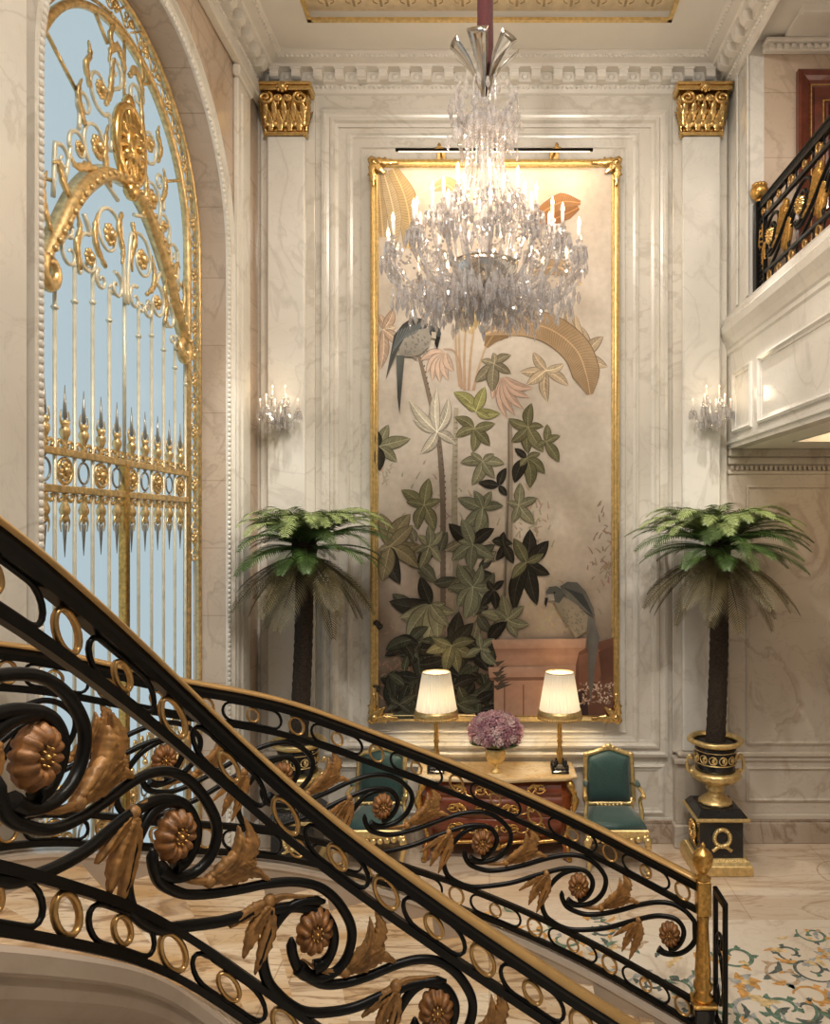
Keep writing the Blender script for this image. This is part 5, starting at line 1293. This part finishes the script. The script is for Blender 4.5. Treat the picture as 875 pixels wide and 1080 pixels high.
for i, (p, l, r) in enumerate(drops[:90]):
    m4 = Matrix.Translation(Vector(p) - Vector(ch.location)) @ Matrix.Rotation(i, 4, 'Z') @ Matrix.Diagonal((r / .015, r / .015, l / .1, 1))
    if src is None:
        src = drop_mb(.1, .015).build('crystal_drop', M['crystal'], None, (0, 0, 0)); src.parent = ch; src.matrix_local = m4
    else: inst('crystal_drop', src, ch, m4)
mb = MB()
for i, (p, l, r) in enumerate(drops[90:]): drop_mb(l, r, mb, p, 6, i)
tag(mb.build('crystal_drops', M['crystal'], ch), kind='stuff')
mb = MB()
for i, (p, r) in enumerate(beads): bead_mb(mb, p, r, i)
tag(mb.build('crystal_garlands', M['crystal'], ch), kind='stuff')
for k in range(8):
    a = 2 * PI * (k + .4) / 8; R_, z_ = ((.30, 5.80), (.60, 5.52))[k % 2]
    l = bpy.data.lights.new('candle_light', 'POINT'); l.energy = CH_W / 8; l.color = (1, .78, .56); l.shadow_soft_size = .02
    lo = bpy.data.objects.new('candle_light', l); COL.objects.link(lo); lo.location = P3(R_, a, z_)
# ---------------------------------------------------------------- curved staircase and railings
class Rail:
    def __init__(s, keys, H):
        s.k = keys; s.H = H
    def raw(s, p):
        K = s.k
        if p <= K[0][0]: i = 0
        elif p >= K[-1][0]: i = len(K) - 2
        else:
            i = 0
            while K[i + 1][0] < p: i += 1
        a, b = K[i], K[i + 1]; h = b[0] - a[0]; t = (p - a[0]) / h
        def slope(j, q):
            if j == 0: return (K[1][q] - K[0][q]) / (K[1][0] - K[0][0])
            if j == len(K) - 1: return (K[-1][q] - K[-2][q]) / (K[-1][0] - K[-2][0])
            return (K[j + 1][q] - K[j - 1][q]) / (K[j + 1][0] - K[j - 1][0])
        out = []
        for q in (1, 2, 3):
            m0, m1 = slope(i, q) * h, slope(i + 1, q) * h
            if t < 0: out.append(a[q] + m0 * t); continue
            if t > 1: out.append(b[q] + m1 * (t - 1)); continue
            out.append((2 * t ** 3 - 3 * t * t + 1) * a[q] + (t ** 3 - 2 * t * t + t) * m0 + (-2 * t ** 3 + 3 * t * t) * b[q] + (t ** 3 - t * t) * m1)
        return out
    def nrm(s, p):
        a, b = s.raw(p - .02), s.raw(p + .02); dx, dy = b[0] - a[0], b[1] - a[1]; L = math.hypot(dx, dy)
        return (dy / L, -dx / L, L / .04)
    def at(s, p, f, n=0.0, dz=0.0):
        x, y, z = s.raw(p); nx, ny, L = s.nrm(p)
        return (x + nx * n, y + ny * n, z - f * s.H + dz)
    def p_at_z(s, z):
        lo, hi = s.k[0][0], s.k[-1][0]
        for _ in range(40):
            m = (lo + hi) / 2
            if s.raw(m)[2] > z: lo = m
            else: hi = m
        return (lo + hi) / 2
def K(p, px, py, d): return (p, wx(px, d), d, wz(py, d))
near = Rail([(-1, -1.08, .62, 4.05), (0, -1.20, 1.17, 3.645), K(1, 38, 585, 1.81), K(2, 185, 716, 2.32), K(3, 332, 847, 2.62), K(4, 460, 942, 2.77), K(5, 590, 1030, 2.82), (6, .74, 2.80, 1.27), (7, 1.18, 2.50, .98)], .95)
far = Rail([(0, -2.30, 2.2, 2.98), K(1, -90, 672, 3.0), K(2, 40, 684, 3.55), K(3, 173, 713, 4.0), K(4, 297, 738, 4.38), K(5, 403, 775, 4.68), K(6, 508, 816, 4.86), K(7, 610, 862, 4.88), K(8, 706, 911, 4.74), K(8.36, 741, 929, 4.65)], .95)
def bar(mb, R, p0, p1, f0, f1, w, mi=0, step=.08):
    n = max(2, int((p1 - p0) / step)); secs = []
    for i in range(n + 1):
        p = p0 + (p1 - p0) * i / n
        secs.append([R.at(p, f0, -w), R.at(p, f0, w), R.at(p, f1, w), R.at(p, f1, -w)])
    mb.sweep(secs, mi)
def motif_map(R, p0, fr, sx=415.0, sy=925.0, mir=False):
    def f(x, y, n=0.0):
        return R.at(p0 + (x - 265) / sx, fr + (y - 455 - .663 * (x - 265)) / sy, n)
    return f
S1 = [(190, 490), (193, 540), (212, 590), (250, 620), (300, 638), (370, 630), (450, 602), (540, 560), (620, 536), (690, 540), (745, 575), (785, 630), (803, 680), (800, 735), (780, 790), (742, 835), (695, 855), (655, 848), (628, 825)]
S2 = [(300, 352), (240, 357), (190, 385), (150, 440), (117, 510), (105, 580), (120, 650), (150, 690), (190, 722), (235, 738), (310, 735), (400, 715), (500, 668), (600, 626), (660, 620), (708, 635), (735, 672), (744, 715), (734, 765), (708, 805), (676, 822)]
def build_rail(R, root, p_lo, p_hi, ros, fr=.47, extra_leaf=True, tr=.0145, ring_phase=0.0, do_last=True, rs=1.0, frs=None):
    # handrail: moulded iron body under a brass cap
    n = int((p_hi - p_lo) / .06); secs = []; caps = []
    for i in range(n + 1):
        p = p_lo + (p_hi - p_lo) * i / n
        def q(nn, z): return R.at(p, 0, nn, z)
        secs.append([q(-.024, -.012), q(.024, -.012), q(.027, -.03), q(.020, -.045), q(.022, -.075), q(-.022, -.075), q(-.020, -.045), q(-.027, -.03)])
        caps.append([q(-.036, -.014), q(-.038, -.006), q(-.028, .006), q(0, .012), q(.028, .006), q(.038, -.006), q(.036, -.014)])
    mb = MB(); mb.sweep(caps, 0, sm=True); mb.build('handrail', M['brass'], root)
    mb = MB(); mb.sweep(secs); mb.build('rail_core', M['iron'], root)
    for f0, f1 in ((.195, .232), (.812, .846), (.968, 1.0)):
        mb = MB(); bar(mb, R, p_lo, p_hi, f0, f1, .016); mb.build('rail_bar', M['iron'], root)
    # friezes: big rings alternating with capsules that hold a small ring
    U = .8; k = math.floor(p_lo / U)
    for f_t, f_b in ((.079, .195), (.846, .968)):
        fm = (f_t + f_b) / 2; hm = (f_b - f_t) / 2 * R.H
        for k in range(int(p_lo / U) - 1, int(p_hi / U) + 2):
            pc = k * U + ring_phase
            def ringo(p, rx, rz, w, name, mat):
                if p < p_lo + .1 or p > p_hi - .1: return
                L = R.nrm(p)[2]; mb = MB()
                mb.tube([R.at(p + rx * math.cos(2 * PI * i / 18) / L, fm, 0, rz * math.sin(2 * PI * i / 18)) for i in range(18)], w, 6, closed=True, flat=1.5, up=(R.nrm(p)[0], R.nrm(p)[1], 0)); mb.build(name, mat, root)
            ringo(pc, hm * .80, hm * .95, .0085, 'large_ring', M['ring'])
            ringo(pc + U / 2, hm * .62, hm * .68, .0075, 'small_ring', M['ring'])
            a, b = pc + U * .18, pc + U * .82
            if a > p_lo and b < p_hi:
                L = R.nrm(pc + U / 2)[2]; rr = hm * .95; pts = []
                for i in range(9):
                    t = PI / 2 + PI * i / 8; pts.append(R.at(a + rr * (1 + math.cos(t)) / L, fm, 0, rr * math.sin(t)))
                for i in range(6): pts.append(R.at(a + rr / L + (b - a - 2 * rr / L) * (i + 1) / 7, fm, 0, -rr))
                for i in range(9):
                    t = -PI / 2 + PI * i / 8; pts.append(R.at(b - rr * (1 - math.cos(t)) / L, fm, 0, rr * math.sin(t)))
                for i in range(6): pts.append(R.at(b - rr / L - (b - a - 2 * rr / L) * (i + 1) / 7, fm, 0, rr))
                mb = MB(); mb.tube(pts, .0085, 6, closed=True); mb.build('capsule', M['iron'], root)
    for i, p0 in enumerate(ros):
        if frs: fr = frs[i]
        m = motif_map(R, p0, fr)
        last = i == len(ros) - 1
        for S in (S1, S2):
            if last and not do_last: continue
            P = cr_sample([(a, b, 0) for a, b in S], 6); Q = [(q.x, q.y) for q in P]
            Q = [q for q in Q if p_lo + .02 < p0 + (q[0] - 265) / 415 < p_hi - .02]
            if len(Q) < 4: continue
            N = len(Q)
            mb = MB(); mb.tube([m(*q) for q in Q], [tr * (1.0 if 3 < j < N - 12 else (.35 + .22 * j if j <= 3 else 1.0 + .05 * (j - N + 12))) for j in range(N)], 8, flat=1.15)
            mb.build('scroll', M['iron'], root)
        # rosette on both faces
        if p_lo + .1 < p0 < p_hi - .05:
            L = R.nrm(p0)[2]; c = R.at(p0, fr); nx, ny, _ = R.nrm(p0); tx, ty = -ny, nx
            mb = MB()
            def rp(r, a, h): return (c[0] + tx * r * .84 * math.cos(a) + nx * h, c[1] + ty * r * .84 * math.cos(a) + ny * h, c[2] + r * 1.06 * math.sin(a))
            r0 = .080 * rs
            for sd in (1, -1):
                prof = [(0, .030), (.2, .034), (.28, .022), (.45, .034), (.62, .038), (.8, .028), (1.0, .010), (1.04, 0)]
                rings = []
                for r, h in prof:
                    rings.append([mb.add(rp(r0 * r * (1 + (-.13 * (1 - abs(math.sin(6 * 2 * PI * k / 48))) if r > .4 else 0)), 2 * PI * k / 48, sd * (h + (.013 * abs(math.sin(6 * 2 * PI * k / 48)) - .005 if .4 < r < 1.0 else 0)))) for k in range(48)])
                for A, B in zip(rings, rings[1:]):
                    for k in range(48): mb.face((A[k], A[(k + 1) % 48], B[(k + 1) % 48], B[k]), 0, True)
            ro = mb.build('rosette', M['bronze_dk'], root)
            mb = MB()
            q_ = [[rp(.012 * math.cos(u), v, .044 * math.sin(u)) for v in [2 * PI * k / 10 for k in range(10)]] for u in (-1.5, -.9, -.3, .3, .9, 1.5)]
            mb.sweep(q_, 0, sm=True)
            for k in range(8): mb.sweep([[(lambda w_: w_)(rp(.022 + .008 * math.cos(u) * math.cos(v), 2 * PI * k / 8 + .3 * math.cos(u) * math.sin(v), .042 * math.sin(u))) for v in [2 * PI * q / 6 for q in range(6)]] for u in (-1.5, -.8, 0, .8, 1.5)], 0, sm=True)
            mb.build('rosette_heart', M['gold_dk'], ro)
        # hanging three-lobed leaf and the spreading leaf on the other side
        if p0 - .6 > p_lo - .05:
            mb = MB(); bl = lambda sp, w, dm=.02, se=.17: mb.blade(m, sp, w, dm, 0, se, 6)
            bl([(262, 336), (215, 345), (165, 355), (128, 380)], [6, 12, 20, 26], .012, 0)
            bl([(128, 382), (90, 410), (55, 445), (8, 492)], [22, 40, 34, 6]); bl([(125, 390), (95, 450), (70, 515), (48, 585)], [24, 44, 38, 5], .024); bl([(128, 395), (128, 460), (108, 540), (82, 632)], [24, 44, 40, 5], .022)
            bl([(125, 390), (105, 420), (85, 460), (58, 505)], [14, 24, 18, 4], .03)
            mb.ball(m(125, 380), .024, 0, 10, 6); mb.build('hanging_leaf', M['bronze'], root)
        if p0 + .7 < p_hi + .05:
            mb = MB(); bl = lambda sp, w, dm=.02, se=.17: mb.blade(m, sp, w, dm, 0, se, 6)
            bl([(225, 558), (262, 580), (310, 594), (365, 592)], [6, 14, 22, 28], .014, 0)
            bl([(372, 580), (425, 525), (475, 470), (488, 420), (468, 362)], [26, 54, 58, 40, 6], .026); bl([(375, 588), (430, 565), (490, 530), (548, 552)], [24, 50, 46, 6], .022); bl([(380, 578), (440, 530), (485, 500), (498, 482)], [20, 46, 36, 8], .03); bl([(400, 560), (440, 500), (455, 440), (452, 395)], [14, 26, 22, 4], .034)
            mb.ball(m(368, 588), .024, 0, 10, 6); mb.build('spreading_leaf', M['bronze'], root)
nr = thing('stair_railing', 'black iron scroll railing with bronze leaves in the foreground, nearest the viewer', 'railing', near.at(4, 1.0))
build_rail(near, nr, -.6, 6.9, [-1, 0, 1, 2, 3, 4, 5, 6], .475, ring_phase=.38, frs=[.52, .52, .52, .515, .475, .455, .46, .47], tr=.0165)
fr_ = thing('stair_railing', 'black iron scroll railing ending at the gilded newel post, beyond the nearer one', 'railing', far.at(8, 1.0))
build_rail(far, fr_, .2, 8.30, [1, 2, 3, 4, 5, 6, 7, 8], .475, ring_phase=.14, do_last=False)
# newel post
x, y, z = far.raw(8.36)
mb = MB(); mb.box(x - .065, x + .065, y - .065, y + .065, 0, .30, 0, .01); mb.box(x - .08, x + .08, y - .08, y + .08, 0, .05, 0, .01); mb.build('newel_base', M['black'], fr_)
mb = MB(); mb.box(x - .075, x + .075, y - .075, y + .075, .30, .325, 0, .008)
mb.lathe([(.055, .325), (.062, .35), (.04, .375), (.055, .40), (.06, .42), (.045, .45), (.05, .50), (.042, .62), (.034, .80), (.038, .84), (.032, .86)], (x, y, 0), 20, mod=lambda a, h: 1 + (.06 * math.cos(8 * a) if .45 < h < .82 else .04 * math.cos(10 * a)))
mb.box(x - .042, x + .042, y - .042, y + .042, .86, z + .01, 0, .006)
nw = mb.build('newel_post', M['gold_dk'], fr_)
mb = MB(); h = z + .01
mb.lathe([(.045, 0), (.05, .012), (.022, .03), (.028, .045), (.055, .09), (.062, .125), (.05, .14), (.06, .15), (.055, .165), (.035, .185), (.012, .20), (.016, .215), (.004, .232)], (x, y, h), 20, mod=lambda a, q: 1 + (.07 * math.cos(8 * a) if .04 < q < .13 else 0)); mb.build('finial', M['gold_dk'], nw)
# short return panel behind the newel
rx = x + .075
mb = MB(); mb.box(rx - .014, rx + .014, y - .03, y + .0, 0, z - .03, 0, .004); mb.box(rx - .014, rx + .014, y - .22, y - .19, 0, z - .06, 0, .004); mb.box(rx - .014, rx + .014, y - .22, y, z - .075, z - .03, 0, .004); mb.box(rx - .014, rx + .014, y - .22, y, .22, .25, 0, .004)
mb.tube([(rx, y - .11 + p, q) for p, q in spiral(0, .74, .075, -PI / 2, 1.4, 1, 22)], .011, 6); mb.tube(cr_sample([(rx, y - .11, .665), (rx, y - .17, .5), (rx, y - .11, .36), (rx, y - .05, .45)], 5), .011, 6)
mb.build('return_panel', M['iron'], fr_)
# staircase
st = thing('staircase', 'curved marble staircase sweeping down to the right between two iron railings', 'staircase', (.1, 4.0, 0))
rise = .163; OFF = 1.19
nsteps = 15
for k in range(nsteps):
    zt = rise * (k + 1)
    pi0, po0 = near.p_at_z(zt - rise * 1 + OFF + .0), far.p_at_z(zt - rise + OFF)
    pi1, po1 = near.p_at_z(zt + OFF), far.p_at_z(zt + OFF)
    if k == nsteps - 1: pi1, po1 = -1, 0
    if k == 0: po0 = min(po0, 8.18)
    if abs(pi0 - pi1) < 1e-4 or abs(po0 - po1) < 1e-4: continue
    n = 6; a = [near.raw(pi0 + (pi1 - pi0) * i / n) for i in range(n + 1)]; b = [far.raw(po0 + (po1 - po0) * i / n) for i in range(n + 1)]
    # nosing overhang on the lower edge
    mb = MB(); secs = []
    for i in range(n + 1):
        A, B = Vector(a[i]), Vector(b[i])
        if i == 0:
            A = A + (Vector(a[0]) - Vector(a[1])).normalized() * .025; B = B + (Vector(b[0]) - Vector(b[1])).normalized() * .025
        secs.append([(A.x, A.y, zt - .035), (B.x, B.y, zt - .035), (B.x, B.y, zt), (A.x, A.y, zt)])
    mb.sweep(secs)
    tr_ = mb.build('step', M['tread'], st)
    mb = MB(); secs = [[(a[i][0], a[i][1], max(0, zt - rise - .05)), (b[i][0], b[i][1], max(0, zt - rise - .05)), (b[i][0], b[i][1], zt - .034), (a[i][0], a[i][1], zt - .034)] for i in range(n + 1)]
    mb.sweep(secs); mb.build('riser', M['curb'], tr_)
def curb(R, p0, p1, w, prof, name, mat, side=1):
    n = int((p1 - p0) / .08); secs = []
    for i in range(n + 1):
        p = p0 + (p1 - p0) * i / n
        zb = R.at(p, 1.0)[2]
        sec = []
        for o, dz in prof:
            q = R.at(p, 1.0, side * o, dz); sec.append((q[0], q[1], max(.002, q[2])))
        secs.append(sec)
    mb = MB(); mb.sweep(secs, 0); return mb.build(name, mat, st)
# outer string follows the far railing
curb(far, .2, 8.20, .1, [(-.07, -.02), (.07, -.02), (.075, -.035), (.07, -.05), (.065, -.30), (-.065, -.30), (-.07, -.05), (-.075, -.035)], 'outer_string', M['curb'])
# inner string with the hollow-moulded face turned to the viewer
sgn = 1 if near.nrm(3)[1] < 0 else -1
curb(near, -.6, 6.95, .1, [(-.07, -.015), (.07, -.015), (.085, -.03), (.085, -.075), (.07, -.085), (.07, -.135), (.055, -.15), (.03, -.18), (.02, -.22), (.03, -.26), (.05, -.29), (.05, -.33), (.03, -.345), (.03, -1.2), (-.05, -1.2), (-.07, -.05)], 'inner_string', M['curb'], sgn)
# ---------------------------------------------------------------- gallery railing
gal = Rail([(0, 2.555, 7.06, 6.35), (1, 2.555, 6.70, 6.35), (2, 2.555, 6.06, 6.35), (3, 2.555, 5.42, 6.35), (4, 2.555, 4.78, 6.35), (5, 2.555, 4.14, 6.35)], .84)
gr = thing('gallery_railing', 'black iron and gilt scroll balustrade along the edge of the upper gallery', 'balustrade', (2.555, 6.0, 5.5))
tmp_b, tmp_d = M['bronze'], M['bronze_dk']; M['bronze'], M['bronze_dk'] = M['gold_dk'], M['gold']
tmp_br = M['brass']; M['brass'] = M['iron']
build_rail(gal, gr, .30, 5.0, [0, 1, 2, 3, 4], .5, ring_phase=.1)
M['bronze'], M['bronze_dk'] = tmp_b, tmp_d; M['brass'] = tmp_br
x, y = 2.555, 7.0
mb = MB(); mb.box(x - .05, x + .05, y - .05, y + .05, 5.5, 6.36, 0, .008); mb.build('end_post', M['iron'], gr)
mb = MB(); mb.lathe([(.03, 0), (.04, .02), (.025, .03)], (x, y, 6.36), 14); mb.ball((x, y, 6.46), .085, 0, 16, 10, (1, 1, .95))
for k in range(10): mb.ball((x + .05 * math.cos(k * PI / 5), y + .05 * math.sin(k * PI / 5), 6.52), .025, 0, 6, 4)
mb.build('ball_finial', M['gold_dk'], gr)
for f0 in (.30, .55, .8): pass
mb = MB(); mb.box(x - .02, x + .02, y - .16, y - .13, 5.52, 6.2, 0, .004)
for k in range(12): mb.ball((x - .02, y - .10, 5.58 + k * .05), .018, 0, 6, 4)
mb.build('post_scrollwork', M['iron'], gr)
# ---------------------------------------------------------------- light, camera, view
def area(name, loc, tgt, sx, sy, e, col):
    l = bpy.data.lights.new(name, 'AREA'); l.shape = 'RECTANGLE'; l.size = sx; l.size_y = sy; l.energy = e; l.color = col
    o = bpy.data.objects.new(name, l); COL.objects.link(o); o.location = loc
    o.rotation_euler = (Vector(tgt) - Vector(loc)).to_track_quat('-Z', 'Y').to_euler(); return o
area('picture_strip_light', ((lx0 + lx1) / 2, ly + .01, lz - .03), ((lx0 + lx1) / 2, D + .12, lz - 1.6), lx1 - lx0, .03, 11, (1, .74, .45))
def spot(name, loc, tgt, e, ang, col, soft=.06):
    l = bpy.data.lights.new(name, 'SPOT'); l.energy = e; l.spot_size = math.radians(ang); l.spot_blend = .7; l.color = col; l.shadow_soft_size = soft
    o = bpy.data.objects.new(name, l); COL.objects.link(o); o.location = loc
    o.rotation_euler = (Vector(tgt) - Vector(loc)).to_track_quat('-Z', 'Y').to_euler(); return o
DL = (1, .925, .815)
for (x, y) in ((-.7, 3.1), (1.2, 3.1), (-.7, .2), (1.2, .2)):
    spot('ceiling_spot', (x, y, CEIL - .03), (x * .8, y + 1.0, 0) if y < 1 else (x, 7.5, 4.6), 520 if y < 1 else 430, 95, DL, .10)
spot('ceiling_spot', (-.1, 2.6, CEIL - .03), (-.6, 3.4, 0), 620, 125, DL, .12)  # extra fill spot, added to brighten the left wall and the treads
# palms are picked out by ceiling downlights
for x in (-1.9, 2.2): spot('ceiling_spot', (x * .8, 5.3, CEIL - .03), (x, 7.1, 3.1), 620, 26, DL, .05)
# cove in the soffit under the gallery
l = bpy.data.lights.new('cove_light', 'POINT'); l.energy = 16; l.color = (1, .74, .45); l.shadow_soft_size = .08
o = bpy.data.objects.new('cove_light', l); COL.objects.link(o); o.location = (3.5, 6.3, 4.26)
area('gallery_light', (3.6, 5.0, 7.9), (3.6, 5.6, 5), 1.4, 2.5, 26, (1, .80, .62))
for x in (X(302), X(742)):
    l = bpy.data.lights.new('sconce_light', 'POINT'); l.energy = 1.6; l.color = (1, .78, .5); l.shadow_soft_size = .08
    o = bpy.data.objects.new('sconce_light', l); COL.objects.link(o); o.location = (x, D - .40, 4.62)
# daylight behind the glazing
#area('daylight', (XL - .42, AC, 4.0), (2, AC, 3.4), 2.4, 5.5, 35, (.78, .90, 1.0))
w = bpy.data.worlds.new('room_ambient'); scene.world = w; w.use_nodes = True
bg = w.node_tree.nodes['Background']; bg.inputs['Color'].default_value = (1.0, .935, .84, 1); bg.inputs['Strength'].default_value = .26
cam = bpy.data.cameras.new('camera'); co = bpy.data.objects.new('camera', cam); COL.objects.link(co); scene.camera = co
co.location = (0, 0, EYE); co.rotation_euler = (PI / 2, 0, 0)
cam.sensor_fit = 'VERTICAL'; cam.sensor_height = 36; cam.sensor_width = 36 * 875 / 1080
cam.lens = 36 * F / 1080; cam.shift_x = -(VX - 437.5) / 1080; cam.shift_y = (VY - 540) / 1080; cam.clip_start = .02
vs = scene.view_settings; vs.view_transform = 'Standard'; vs.look = 'None'; vs.gamma = 1; vs.use_curve_mapping = False; vs.exposure = 0.12
scene.cycles.max_bounces = 10; scene.cycles.transparent_max_bounces = 16; scene.cycles.use_denoising = True
scene.cycles.sample_clamp_indirect = 6; scene.cycles.caustics_refractive = False; scene.cycles.caustics_reflective = False
